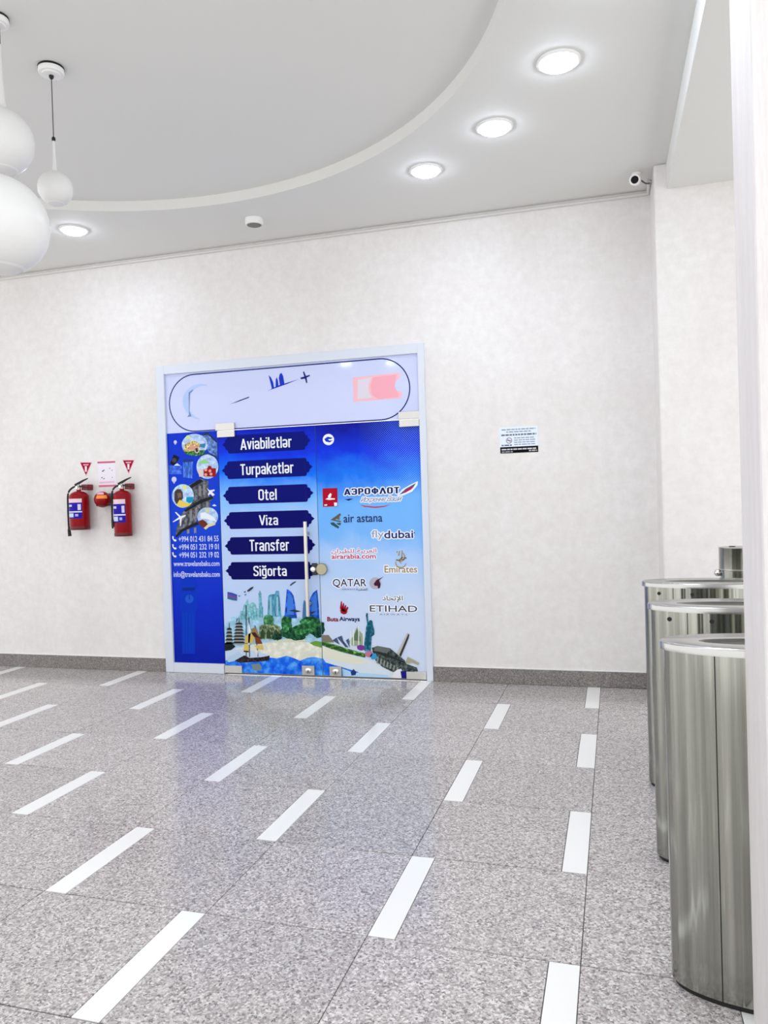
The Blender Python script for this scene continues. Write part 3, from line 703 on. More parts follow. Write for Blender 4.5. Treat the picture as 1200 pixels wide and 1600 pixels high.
for (x, y, s) in ((228, 250, 30), (205, 950, 46)):
    decal('printed_balloon', P3(circle(x, y, s, 16, 1.15)), ink(206, 208, 242), sd, 2); decal('balloon_basket', P3([(x - s * 0.5, y + s * 0.95), (x + s * 0.5, y + s * 0.95), (x + s * 0.1, y + s * 1.7), (x - s * 0.1, y + s * 1.7)]), ink(206, 208, 242), sd, 2)
decal('printed_plane', P4([(180, 780), (300, 695), (220, 605), (245, 600), (330, 680), (420, 650), (425, 675), (350, 720), (335, 860), (318, 860), (312, 730), (190, 792)]), ink(232, 234, 240), sd, 3)
decal('printed_plane', P4([(815, 150), (875, 195), (960, 175), (968, 200), (915, 225), (970, 275), (930, 305), (885, 260), (845, 300), (840, 260), (862, 222)]), ink(232, 234, 240), sd, 3)
decal('printed_cloud', P4([(915, 480), (960, 452), (1005, 485), (960, 494)]), ink(214, 226, 246), sd, 2)
pale = ink(206, 214, 250)
for (yc, body) in ((842, '+994 012 431 84 55'), (854.5, '+994 051 232 19 01'), (867, '+994 051 232 19 02')):
    decal('phone_icon', [xz(x, y + yc) for x, y in ((269.2, -4), (271, -4.4), (271.6, -1.8), (270.8, -1.2), (273, 1.4), (274, .6), (276, 1.8), (275, 4), (272.4, 3.6), (269.6, 0))], ink(240, 244, 255), sd, 3)
    text('phone_lettering', body, 279.5 + (yc - 842) * 0.03, 341.5 + (yc - 842) * 0.03, yc - 4.4, yc + 4.2, pale, sd, 3, 0.012)
text('web_lettering', 'www.travelansbaku.com', 271.5, 343, 876.6, 884.4, pale, sd, 3, 0.012)
text('mail_lettering', 'info@travelansbaku.com', 271.5, 343.6, 892.6, 903.6, pale, sd, 3, 0.012)
faint = ink(10, 54, 190); faint2 = ink(14, 66, 186)
decal('printed_clock_tower', P5([(175, 600), (200, 540), (280, 380), (350, 540), (375, 600), (375, 850), (350, 870), (345, 1330), (205, 1330), (200, 870), (180, 850)]), faint, sd, 1)
decal('printed_clock_face', P5(circle(285, 735, 46, 22)), ink(34, 84, 206), sd, 2)
decal('clock_hand', P5([(282, 690), (288, 690), (288, 740), (282, 740)]), ink(10, 30, 110), sd, 3)
decal('clock_lettering_band', P5([(210, 615), (345, 612), (345, 645), (212, 648)]), ink(10, 44, 140), sd, 2)
for x in (225, 255, 290, 322): decal('tower_rib', P5([(x - 5, 890), (x + 5, 890), (x + 5, 1300), (x - 5, 1300)]), faint2, sd, 2)

# ------------------------------------------------------------------ left leaf
def leaf(name, label, x0, x1, m):
    t = empty(name, ((x0 + x1) / 2, WALL_Y, 0)); tag(t, label, 'door', kind='structure')
    p = MB().box(x0 + 0.002, x1 - 0.002, WALL_Y, WALL_Y + 0.010, 0.012, FZ, 0.0).build('glass_pane', m, t, ((x0 + x1) / 2, WALL_Y, 0.012))
    return t, p
dl, pl_ = leaf('door_1', 'left glass door leaf printed with six dark blue service banners', MX, SX, F_left)
dr, pr_ = leaf('door_2', 'right glass door leaf printed with airline logos', SX, RX, F_right)
bar('glass_edge', SX - 0.0018, SX + 0.0018, 0.012, FZ, dl, ink(40, 74, 96), -0.0006, 0.009, 0)

ban_ink = [ink(10, 22, 120), ink(10, 20, 116), ink(10, 16, 112), ink(10, 12, 104), ink(10, 10, 96), ink(10, 10, 90)]
end = [(0.0, 1.0), (0.012, 0.95), (0.019, 0.82), (0.020, 0.64), (0.036, 0.60), (0.048, 0.48), (0.052, 0.24), (0.066, 0.16), (0.074, 0.06), (0.084, 0.0)]
rows = [('Aviabiletlər', 347.5, 485.5, 677.3, 705.8, 375.6, 455.8, 683.4, 701.2), ('Turpaketlər', 346.5, 488.4, 718.2, 746.2, 375.8, 458.8, 723.4, 745.2),
        ('Otel', 348.2, 490, 758.6, 786, 403.8, 432.5, 764.2, 781.4), ('Viza', 349.7, 491.6, 798.6, 825.4, 404.8, 434.6, 804.4, 820.6),
        ('Transfer', 351.2, 493, 838.4, 866, 390, 451.8, 842.8, 860.8), ('Siğorta', 352.5, 494, 877.8, 905.4, 396.2, 448.2, 883.4, 904)]
for (body, xa, xb, yt, yb, ta, tb, tt, tbm), im in zip(rows, ban_ink):
    xm, ym = (xa + xb) / 2, (yt + yb) / 2
    L, R_, T, B = at(xa, ym + 1.5).x, at(xb, ym - 1.5).x, at(xm, yt).z, at(xm, yb).z
    wd, hh, mz = R_ - L, (T - B) / 2, (T + B) / 2
    rt = [(R_ - 0.082 * wd + u * wd, mz + v * hh) for u, v in end]; rt += [(x, 2 * mz - z) for x, z in rt[-2::-1]]
    lf = [(L + R_ - x, z) for x, z in rt][::-1]
    bn = decal('service_banner', rt + lf, im, dl, 2)
    stroke_text('lettering', body, ta, tb, tt, tbm, ink(236, 240, 250), bn, 4, 0.135)
    if body != 'Aviabiletlər': decal('banner_gap', [(R_ - 0.083 * wd - 0.002, mz + hh * 0.99), (R_ - 0.083 * wd + 0.002, mz + hh * 0.99), (R_ - 0.083 * wd + 0.002, mz - hh * 0.99), (R_ - 0.083 * wd - 0.002, mz - hh * 0.99)], ink(24, 30, 110), bn, 3)

Z1 = zoom(345, 900, 165 / 1200); Z2 = zoom(500, 930, 0.15)
def clampx(pts, lo, hi): return [(min(max(x, lo), hi), max(z, 0.014)) for x, z in pts]
CL = lambda pts: clampx(Z1(pts), MX + 0.003, SX - 0.003)
CR_ = lambda pts: clampx(Z2(pts), SX + 0.003, RX - 0.003)
def blob(cx, cy, rx, ry, n=22, rough=0.18):
    return [(cx + rx * math.cos(2 * PI * k / n) * (1 + random.uniform(-rough, rough)), cy + ry * math.sin(2 * PI * k / n) * (1 + random.uniform(-rough, rough))) for k in range(n)]
# city skyline print
KT = 4.9
teal = inkn(128, 186, 196, 0.14, 40); teal2 = inkn(100, 166, 184, 0.14, 40)
decal('printed_haze', CL([(40, 560), (120, 470), (240, 440), (480, 440), (720, 450), (900, 470), (1150, 470), (1150, 800), (40, 800)]), inkn(156, 200, 224, 0.07, 16), dl, 1)
decal('printed_mosque', CL([(215, 480), (220, 400), (250, 395), (262, 330), (285, 305), (300, 260), (306, 260), (318, 310), (330, 330), (345, 300), (375, 298), (400, 325), (410, 365), (430, 370), (440, 460), (430, 500), (215, 500)]), teal, dl, 2)
for x in (245, 275, 345, 375, 405): decal('mosque_arch', CL([(x - 8, 480), (x - 8, 410), (x, 395), (x + 8, 410), (x + 8, 480)]), teal2, dl, 3)
decal('printed_minaret', CL([(436, 470), (430, 215), (424, 205), (434, 190), (440, 165), (447, 165), (456, 190), (464, 205), (460, 215), (470, 345), (482, 350), (480, 470)]), teal2, dl, 2)
decal('printed_tower_block', CL([(530, 460), (540, 225), (560, 210), (615, 205), (625, 170), (660, 168), (672, 280), (690, 460)]), inkn(76, 140, 170, 0.2, 30, (3, 1, 0.7)), dl, 2)
for x in (570, 645): decal('tower_window_band', CL([(x - 14, 450), (x - 12, 240), (x + 8, 236), (x + 12, 450)]), ink(146, 192, 208), dl, 3)
fl = inkn(36, 86, 200, 0.3, 24); fl2 = ink(66, 124, 220)
decal('printed_flame_tower', CL([(722, 480), (735, 330), (750, 150), (768, 155), (800, 180), (828, 225), (845, 310), (855, 400), (868, 480)]), fl, dl, 2)
decal('printed_flame_tower', CL([(1006, 480), (1004, 300), (1020, 240), (1050, 190), (1095, 155), (1104, 240), (1114, 340), (1122, 490)]), fl, dl, 2)
decal('printed_flame_tower', CL([(926, 480), (936, 320), (946, 270), (962, 290), (985, 360), (1002, 480)]), ink(70, 120, 170), dl, 2)
decal('tower_highlight', CL([(752, 440), (762, 200), (790, 200), (820, 260), (832, 440)]), fl2, dl, 3)
decal('tower_highlight', CL([(1030, 440), (1030, 270), (1060, 215), (1088, 190), (1100, 440)]), fl2, dl, 3)
decal('printed_domed_hall', CL([(430, 720), (440, 570), (490, 545), (600, 545), (680, 575), (690, 720)]), inkn(104, 122, 92, 0.5, 44), dl, 3)
decal('printed_dome', CL([(488, 530), (486, 490), (500, 455), (545, 432), (590, 455), (606, 495), (600, 550), (495, 550)]), inkn(64, 122, 82, 0.45, 24), dl, 4)
for x in (475, 545, 630): decal('hall_arch', CL([(x - 24, 710), (x - 24, 640), (x, 600), (x + 24, 640), (x + 24, 710)]), ink(54, 72, 50), dl, 4)
for cx, cy, rx, ry in ((750, 540, 62, 90), (760, 640, 90, 70), (1010, 520, 120, 60), (940, 610, 120, 70), (1070, 580, 90, 90), (870, 690, 110, 40), (640, 690, 60, 40), (1100, 640, 60, 60)):
    KT += 0.12; decal('printed_tree', CL(blob(cx, cy, rx, ry)), random.choice([inkn(28, 74, 48, 0.45, 40), inkn(22, 58, 44, 0.45, 40), inkn(40, 96, 56, 0.42, 40)]), dl, KT)
for cx, cy, rx, ry in ((960, 520, 60, 30), (900, 640, 60, 28), (1040, 610, 50, 24), (740, 600, 36, 40)): decal('printed_tree', CL(blob(cx, cy, rx, ry)), inkn(58, 128, 74, 0.4, 44), dl, 6.1)
def pagoda(cx, top, bot, w0, w1, tiers):
    polys = []; roofs = []
    for k in range(tiers):
        y0 = top + (bot - top) * k / tiers; y1 = top + (bot - top) * (k + 1) / tiers; wk = w0 + (w1 - w0) * (k + 1) / tiers; h = y1 - y0
        roofs.append(CL([(cx - wk, y0 + h * 0.55), (cx - wk * 0.6, y0), (cx + wk * 0.6, y0), (cx + wk, y0 + h * 0.55)]))
        polys.append(CL([(cx - wk * 0.72, y0 + h * 0.5), (cx + wk * 0.72, y0 + h * 0.5), (cx + wk * 0.72, y1), (cx - wk * 0.72, y1)]))
    o = decal_set('printed_pagoda', polys, ink(150, 152, 150), dl, 5)
    for r_ in roofs: decal('pagoda_roof', r_, ink(38, 46, 50), o, 6)
    decal('pagoda_spire', CL([(cx - 4, top + 4), (cx - 2, top - 60), (cx + 2, top - 60), (cx + 5, top + 4)]), ink(40, 60, 60), o, 6)
pagoda(208, 530, 780, 40, 82, 7); pagoda(98, 590, 790, 26, 54, 5)
decal('printed_rock', CL([(40, 850), (48, 760), (110, 750), (170, 800), (120, 840)]), ink(34, 40, 46), dl, 6)
decal('printed_beach', CL([(40, 880), (150, 830), (300, 790), (480, 762), (650, 750), (820, 745), (980, 752), (1160, 790), (1160, 1000), (40, 1000)]), inkn(222, 222, 206, 0.035, 18), dl, 4)
decal('beach_shade', CL([(40, 880), (150, 835), (300, 830), (560, 900), (560, 980), (40, 990)]), ink(194, 214, 236), dl, 4.3)
decal('printed_hedge', CL([(500, 757), (600, 735), (760, 712), (920, 712), (1010, 735), (900, 752), (700, 752)]), ink(206, 212, 190), dl, 5.5)
decal('printed_hedge', CL([(1010, 760), (1080, 735), (1160, 750), (1160, 815), (1060, 790)]), ink(110, 156, 70), dl, 6)
sea_l = mat('printed_sea', (30, 120, 232), 0.12, spec=0.14); n_ = N(sea_l)
g_ = n_.new('ShaderNodeNewGeometry'); t_ = n_.new('ShaderNodeTexNoise', Scale=16.0, Detail=4.0); n_.link(g_.outputs['Position'], t_.inputs['Vector'])
n_.link(n_.ramp(t_.outputs['Fac'], [(0.3, (8, 52, 206)), (0.5, (22, 110, 236)), (0.72, (96, 178, 246))]), n_.b.inputs['Base Color'])
decal('printed_sea', CL([(40, 960), (150, 935), (330, 960), (560, 925), (640, 935), (750, 905), (840, 935), (900, 962), (980, 930), (1060, 918), (1160, 938), (1160, 1160), (40, 1160)]), sea_l, dl, 5)
decal('printed_foam', CL([(60, 940), (200, 860), (250, 900), (180, 960), (90, 980)]), ink(180, 206, 228), dl, 6)
# printed ship
hull = decal('printed_ship', CL([(160, 960), (270, 900), (330, 930), (470, 920), (558, 903), (548, 960), (430, 972), (220, 985)]), inkn(44, 36, 40, 0.6, 60), dl, 7)
for x0, y0, x1, y1 in ((290, 330, 292, 930), (322, 470, 330, 920), (390, 560, 425, 915), (190, 480, 180, 520)): decal('mast', CL([(x0 - 4, y0), (x0 + 4, y0), (x1 + 4, y1), (x1 - 4, y1)]), ink(50, 44, 40), hull, 8)
for pts, cc_ in (([(262, 860), (270, 770), (315, 770), (320, 865)], (214, 190, 100)), ([(275, 760), (285, 680), (345, 640), (395, 660), (370, 760)], (206, 178, 96)), ([(345, 600), (400, 580), (440, 690), (380, 670)], (150, 120, 80)), ([(390, 690), (440, 690), (475, 770), (400, 770)], (122, 60, 40)), ([(385, 790), (478, 780), (490, 838), (420, 828)], (212, 188, 104)), ([(332, 790), (420, 900), (425, 850), (380, 800)], (226, 224, 214)), ([(318, 520), (345, 620), (330, 780), (314, 780)], (226, 230, 232))):
    decal('sail', CL(pts), ink(*cc_), hull, 9)
decal('sail_stripe', CL([(345, 640), (395, 640), (440, 700), (380, 690)]), ink(70, 40, 34), hull, 10)
decal('sail_stripe', CL([(264, 845), (320, 850), (320, 866), (264, 862)]), ink(70, 40, 34), hull, 10)
decal('water_reflection', CL([(345, 1005), (440, 990), (470, 1040), (450, 1075), (370, 1070)]), ink(120, 140, 140), dl, 7)
for pts in ([(300, 165), (335, 135), (372, 118), (366, 140), (330, 172), (308, 180)], [(262, 180), (282, 170), (285, 182), (268, 190)], [(195, 222), (225, 222), (215, 234)], [(270, 212), (295, 203), (282, 222)], [(785, 105), (815, 75), (858, 57), (852, 70), (815, 95), (795, 112)], [(775, 392), (830, 380), (915, 400), (850, 412)], [(1005, 415), (1085, 395), (1040, 432)]):
    decal('printed_bird', CL(pts), ink(52, 60, 84), dl, 7)
for k, cc_ in enumerate(((54, 84, 176), (120, 74, 150), (52, 110, 140))):
    f0, f1 = k / 3, (k + 1) / 3
    decal('printed_flag_stripe', CL([(76, 180 + 80 * f0), (130, 190 + 84 * f0), (186, 212 + 70 * f0), (186, 212 + 70 * f1), (130, 190 + 84 * f1), (76, 180 + 80 * f1)]), ink(*cc_), dl, 3)
# leaf hardware
def patch(par, x0, x1, z0, z1, name='patch_fitting', d=0.02): return MB().box(x0, x1, WALL_Y - d, WALL_Y - 0.004, z0, z1, 0.002).build(name, M_patch, par, ((x0 + x1) / 2, WALL_Y, z0))
M_patch = mat('brushed_patch', (206, 205, 200), 0.35, metal=0.75)
a0 = at(340.5, 668).x; a1 = at(367.5, 668).x
patch(w, at(338, 666).x, a1, FZ + 0.002, FZ + 0.062, 'upper_patch'); patch(dl, MX + 0.003, a1, FZ - 0.058, FZ - 0.002, 'top_patch')
patch(w, at(623.5, 652).x, at(661.5, 650).x, FZ + 0.004, FZ + 0.064, 'upper_patch'); patch(dr, at(624.5, 660).x, RX - 0.001, FZ - 0.058, FZ - 0.002, 'top_patch')
patch(dl, MX + 0.003, at(379.5, 1048).x, 0.012, 0.075, 'bottom_patch'); patch(dr, at(636, 1055).x, RX - 0.001, 0.012, 0.072, 'bottom_patch')
def floor_lock(par, px0, px1, py0, py1):
    xa, xb, zt_, zb_ = at(px0, py1).x, at(px1, py1).x, at((px0 + px1) / 2, py0).z, 0.014
    o = MB().box(xa, xb, WALL_Y - 0.022, WALL_Y - 0.006, zb_, zt_, 0.003).build('floor_lock', M_satin, par, ((xa + xb) / 2, WALL_Y, zb_))
    c = ((xa + xb) / 2 + 0.004, WALL_Y - 0.022, (zb_ + zt_) / 2)
    MB().lathe([(0.026, 0.0), (0.026, -0.008), (0.021, -0.011), (0, -0.011)], 24, c, axis='Y').build('lock_cylinder', M_chrome, o, c, True)
    MB().box(c[0] - 0.004, c[0] + 0.004, c[1] - 0.0125, c[1] - 0.0105, c[2] - 0.014, c[2] + 0.006).build('key_slot', M_black, o, c)
floor_lock(dl, 473.5, 493, 1039.5, 1055); floor_lock(dr, 516.5, 535, 1041, 1057)
# pull handle
HY = WALL_Y - 0.055
ht, hb = at(476.5, 815, HY), at(480.2, 963, HY); hx = ht.x
h = MB().tube([(hx, HY, ht.z), (hx, HY, hb.z)], 0.016, 18).build('pull_handle', mat('handle_steel', (214, 210, 200), 0.3, metal=0.85), dl, (hx, HY, hb.z), True)
for zz in (ht.z - 0.10, hb.z + 0.10):
    MB().tube([(hx, HY, zz), (hx, WALL_Y - 0.004, zz)], 0.008, 12).build('handle_post', M_satin, h, (hx, HY, zz))
    MB().lathe([(0.016, -0.004), (0.016, -0.009), (0, -0.009)], 18, (hx, WALL_Y, zz), axis='Y').build('handle_rosette', M_satin, h, (hx, WALL_Y, zz))
# centre lock: knob plate on the left leaf, round rosette across the meeting line
lc = at(503.5, 889); b = MB()
ck = MB().lathe([(0.050, -0.012), (0.050, -0.018), (0.045, -0.024), (0, -0.024)], 36, (lc.x, WALL_Y, lc.z), axis='Y').build('lock_rosette', mat('aged_brass_steel', (170, 164, 140), 0.35, metal=0.9), dr, (lc.x, WALL_Y, lc.z), True)
kx = at(491.5, 889)
MB().box(kx.x - 0.02, kx.x + 0.03, WALL_Y - 0.02, WALL_Y - 0.006, kx.z - 0.05, kx.z + 0.05, 0.008).build('lock_body', mat('dark_lock', (60, 62, 66), 0.4, metal=0.6), dl, kx)
MB().lathe([(0.024, -0.02), (0.026, -0.034), (0.020, -0.044), (0, -0.046)], 24, (kx.x, WALL_Y, kx.z), axis='Y').build('lock_knob', M_chrome, dl, kx, True)

# ------------------------------------------------------------------ right leaf print
Z3 = zoom(490, 660, 0.2)
nv, wht, mar = ink(26, 40, 104), ink(240, 244, 252), ink(150, 18, 44)
decal('round_emblem', Z3(circle(116, 134, 44, 30)), wht, dr, 2)
decal('emblem_swoosh', Z3([(84, 130), (110, 112), (150, 120), (136, 130), (112, 132), (124, 142), (150, 140), (128, 156), (96, 150)]), ink(16, 60, 190), dr, 3)
rp = decal('red_plate', Z3([(70, 516), (186, 512), (188, 656), (74, 660)]), ink(176, 16, 44), dr, 2)
for pts in ([(92, 600), (110, 590), (168, 594), (166, 602), (120, 606)], [(112, 576), (130, 552), (142, 560), (134, 588), (116, 590)], [(160, 626), (184, 626), (184, 652), (162, 654)], [(84, 642), (106, 640), (106, 650), (86, 652)]): decal('plate_mark', Z3(pts), wht, rp, 3)
stroke_text('airline_lettering', 'АЭРОФЛОТ', 537.4, 624.2, 762.2, 772.4, nv, dr, 4, 0.17, wht, 0.0, 0.09)
decal('wing_outline', Z3([(650, 575), (690, 525), (750, 490), (815, 458), (812, 490), (770, 540), (700, 572)]), wht, dr, 2)
decal('airline_wing', Z3([(668, 566), (720, 518), (800, 474), (776, 512), (724, 546)]), ink(70, 84, 150), dr, 3)
decal('wing_stripe', Z3([(700, 548), (745, 515), (782, 500), (762, 524), (722, 546)]), ink(196, 30, 50), dr, 4)
stroke_text('tagline_lettering', 'Искренне Ваши', 563.5, 628, 775.4, 785.6, ink(76, 90, 150), dr, 3, 0.08, wht, 0.4)
decal('airline_smile', Z3([(358, 644), (400, 660), (480, 668), (550, 660), (606, 640), (550, 652), (480, 658), (410, 652)]), ink(198, 60, 70), dr, 3)
decal('winged_mark', Z3([(240, 598), (262, 600), (276, 596), (312, 596), (288, 606), (272, 612), (258, 606)]), nv, dr, 3)
for pts, cc_ in (([(132, 762), (208, 708), (214, 724), (168, 762), (214, 770), (210, 780)], (92, 96, 84)), ([(130, 784), (156, 780), (200, 816), (194, 830), (140, 800)], (48, 86, 84)), ([(176, 752), (204, 730), (204, 764)], (120, 112, 80)), ([(178, 786), (214, 784), (212, 802), (192, 800)], (60, 90, 86))): decal('chevron_emblem', Z3(pts), ink(*cc_), dr, 3)
text('airline_lettering', 'air astana', 537, 597.4, 803.6, 815.8, ink(44, 52, 104), dr, 3, 0.01)
text('airline_lettering', 'fly', 580.6, 599.8, 828.6, 843.4, ink(150, 160, 186), dr, 3, 0.006, wht)
text('airline_lettering', 'dubai', 600.6, 645.4, 828.8, 840.8, ink(34, 44, 112), dr, 3, 0.02, wht)
decal('lettering_dot', Z3(circle(786, 862, 5, 10)), ink(34, 44, 112), dr, 3)
AR = '\ufee5\ufe8d\ufeae\ufef4\ufec4\ufee0\ufedf \ufe94\ufef4\ufe91\ufeae\ufecc\ufedf\ufe8d'
text('arabic_lettering', AR, 518, 588, 857.4, 865.4, ink(196, 40, 100), dr, 3, 0.006, wht)
text('airline_lettering', 'airarabia.com', 518.4, 587, 865.6, 872.8, ink(186, 24, 84), dr, 3, 0.02, wht)
text('airline_lettering', 'Emirates', 601, 651.6, 884, 894.6, ink(160, 136, 92), dr, 3, 0.012, wht)
gold = ink(168, 142, 96)
decal_set('calligraphy_emblem', [Z3(q) for q in (arc_band(682, 1095, 40, 10, 190, 10, 6), [(660, 1040), (668, 1004), (676, 1006), (670, 1044)], [(684, 1070), (688, 1000), (696, 1002), (693, 1072)], arc_band(678, 1050, 34, -60, 150, 9, 5), arc_band(700, 1080, 26, 120, 330, 8, 5), circle(652, 1012, 6, 10), circle(722, 1058, 6, 10), [(640, 1074), (712, 1064), (714, 1072), (642, 1082)])], gold, dr, 3)
text('airline_lettering', 'QATAR', 520.2, 572.4, 904.6, 918.4, ink(46, 40, 74), dr, 3, 0.008, wht)
text('airline_lettering', 'AIRWAYS', 534, 555, 919.6, 922.2, ink(110, 110, 140), dr, 3)
text('arabic_lettering', '\ufe94\ufef3\ufeae\ufec4\ufed8\ufedf\ufe8d', 556.4, 574.4, 919.2, 923.4, ink(50, 44, 80), dr, 3, 0.01)
decal('oryx_disc', Z3(circle(482, 1256, 46, 26)), ink(176, 176, 190), dr, 2)
decal('oryx_emblem', Z3([(470, 1262), (490, 1232), (548, 1204), (512, 1234), (524, 1262), (520, 1292), (504, 1300), (500, 1278), (478, 1276)]), ink(70, 30, 50), dr, 3)
text('arabic_lettering', '\ufea9\ufe8e\ufea4\ufe97\ufef9\ufe8d', 597.6, 629.2, 930.6, 941, ink(90, 92, 96), dr, 3, 0.01, wht)
text('airline_lettering', 'ETIHAD', 578, 651.8, 946.2, 955.8, ink(64, 68, 76), dr, 3, 0.006, wht)
text('airline_lettering', 'A I R W A Y S', 593, 636.4, 958.8, 961.4, ink(130, 134, 146), dr, 3)
red = ink(160, 20, 44)
for a in range(4): decal('flame_feather', Z3([(222 + a * 3, 1490), (206 + a * 14, 1450 + a * 6), (214 + a * 16, 1398 + a * 14), (222 + a * 17, 1396 + a * 16), (224 + a * 15, 1440 + a * 6), (240 + a * 6, 1484)]), red, dr, 3)
decal('flame_base', Z3([(206, 1462), (232, 1478), (266, 1476), (256, 1494), (236, 1500), (214, 1490)]), red, dr, 4)
text('airline_lettering', 'Buta', 511.6, 528.6, 964.2, 970.6, ink(140, 16, 50), dr, 3, 0.035)
text('airline_lettering', 'Airways', 530.6, 561.8, 964, 972.2, ink(34, 34, 96), dr, 3, 0.035)
# globe rim with landmarks
decal('printed_beach', CR_([(-10, 520), (120, 560), (260, 605), (420, 650), (560, 690), (700, 760), (850, 860), (-10, 860)]), ink(214, 226, 236), dr, 2)
decal('beach_sand', CR_([(-10, 525), (120, 562), (260, 607), (420, 655), (520, 700), (380, 720), (200, 690), (-10, 640)]), ink(226, 226, 208), dr, 3)
decal('printed_sea', CR_([(-10, 650), (60, 700), (160, 730), (300, 770), (400, 800), (380, 860), (-10, 860)]), sea_l, dr, 3)
decal('printed_foam', CR_([(230, 760), (330, 800), (700, 830), (740, 860), (240, 860)]), ink(178, 216, 246), dr, 3.5)
decal('printed_rocks', CR_([(320, 800), (350, 768), (380, 800), (372, 830), (330, 836)]), ink(40, 60, 120), dr, 5)
decal('printed_hedge', CR_([(-10, 485), (70, 488), (160, 515), (300, 560), (470, 605), (474, 650), (380, 628), (260, 600), (120, 560), (-10, 520)]), inkn(84, 130, 60, 0.5, 44), dr, 4)
for x, y in ((30, 505), (90, 525), (170, 550), (240, 572), (320, 595), (400, 615)): decal('printed_bush', CR_(blob(x, y, 34, 18, 14)), ink(44, 88, 44), dr, 5)
decal('printed_rock', CR_([(10, 490), (22, 415), (90, 414), (150, 492)]), ink(126, 122, 104), dr, 3)
decal('printed_tree', CR_(blob(16, 340, 34, 70)), ink(26, 66, 48), dr, 3)
for pts in ([(130, 470), (175, 440), (205, 515)], [(180, 440), (228, 420), (262, 535)], [(222, 430), (240, 470), (300, 545), (262, 540)], [(270, 470), (300, 450), (312, 548)]): decal('printed_shell_roof', CR_(pts), ink(74, 90, 124), dr, 4)
decal('printed_spire', CR_([(300, 480), (345, 430), (385, 330), (400, 360), (440, 400), (455, 490), (440, 540), (320, 520)]), ink(150, 170, 140), dr, 2)
decal('printed_spire', CR_([(350, 440), (384, 350), (420, 440), (424, 480), (350, 470)]), ink(96, 120, 90), dr, 3)
for x, y in ((322, 370), (350, 350), (404, 318), (452, 372)): decal('printed_mast', CR_([(x - 4, y), (x + 4, y), (x + 5, 520), (x - 5, 520)]), ink(236, 238, 236), dr, 4)
decal('printed_statue', CR_([(455, 560), (470, 440), (482, 330), (492, 296), (478, 210), (482, 186), (498, 186), (500, 215), (506, 280), (515, 262), (534, 258), (548, 272), (552, 310), (568, 370), (566, 410), (540, 430), (530, 580), (470, 585)]), inkn(34, 104, 126, 0.4, 36), dr, 5)
decal('statue_fold', CR_([(484, 420), (500, 330), (530, 340), (520, 450), (505, 560), (486, 560)]), ink(28, 84, 106), dr, 6)
decal('printed_balloons', CR_(blob(430, 545, 44, 28, 14)), ink(120, 60, 150), dr, 6); decal('printed_balloons', CR_(blob(510, 610, 40, 34, 14)), ink(190, 120, 150), dr, 7); decal('printed_balloons', CR_(blob(560, 635, 38, 34, 14)), ink(60, 150, 200), dr, 7)
tp = decal('printed_temple', CR_([(540, 548), (600, 528), (730, 552), (880, 675), (900, 715), (1010, 752), (1022, 790), (880, 800), (760, 800), (650, 745), (580, 680)]), inkn(64, 74, 72, 0.5, 40), dr, 6)
for k in range(8):
    x, y = 600 + k * 34, 640 + k * 17
    decal('temple_column', CR_([(x, y), (x + 14, y + 8), (x + 4, y + 74 - k * 3), (x - 12, y + 64 - k * 3)]), ink(142, 148, 140), tp, 7)
decal('temple_pediment', CR_([(596, 528), (732, 556), (700, 606), (560, 572)]), ink(104, 112, 108), tp, 7)
decal('temple_cornice', CR_([(548, 575), (700, 612), (880, 690), (880, 706), (690, 634), (552, 596)]), ink(44, 52, 52), tp, 8)
ob = decal('printed_obelisk', CR_([(800, 605), (912, 392), (932, 408), (922, 450), (840, 645)]), ink(188, 186, 176), dr, 7); decal('obelisk_shade', CR_([(826, 622), (922, 402), (932, 410), (922, 452), (842, 645)]), ink(56, 58, 60), ob, 8)
decal('printed_leaning_tower', CR_([(890, 700), (915, 640), (1035, 705), (1025, 730), (960, 700), (930, 712)]), ink(170, 168, 140), dr, 7)
decal('printed_tent', CR_([(750, 858), (770, 800), (815, 770), (848, 768), (862, 800), (850, 870)]), ink(232, 234, 240), dr, 8); decal('printed_tent', CR_([(840, 790), (912, 788), (910, 870), (852, 870)]), ink(34, 30, 130), dr, 8.5)

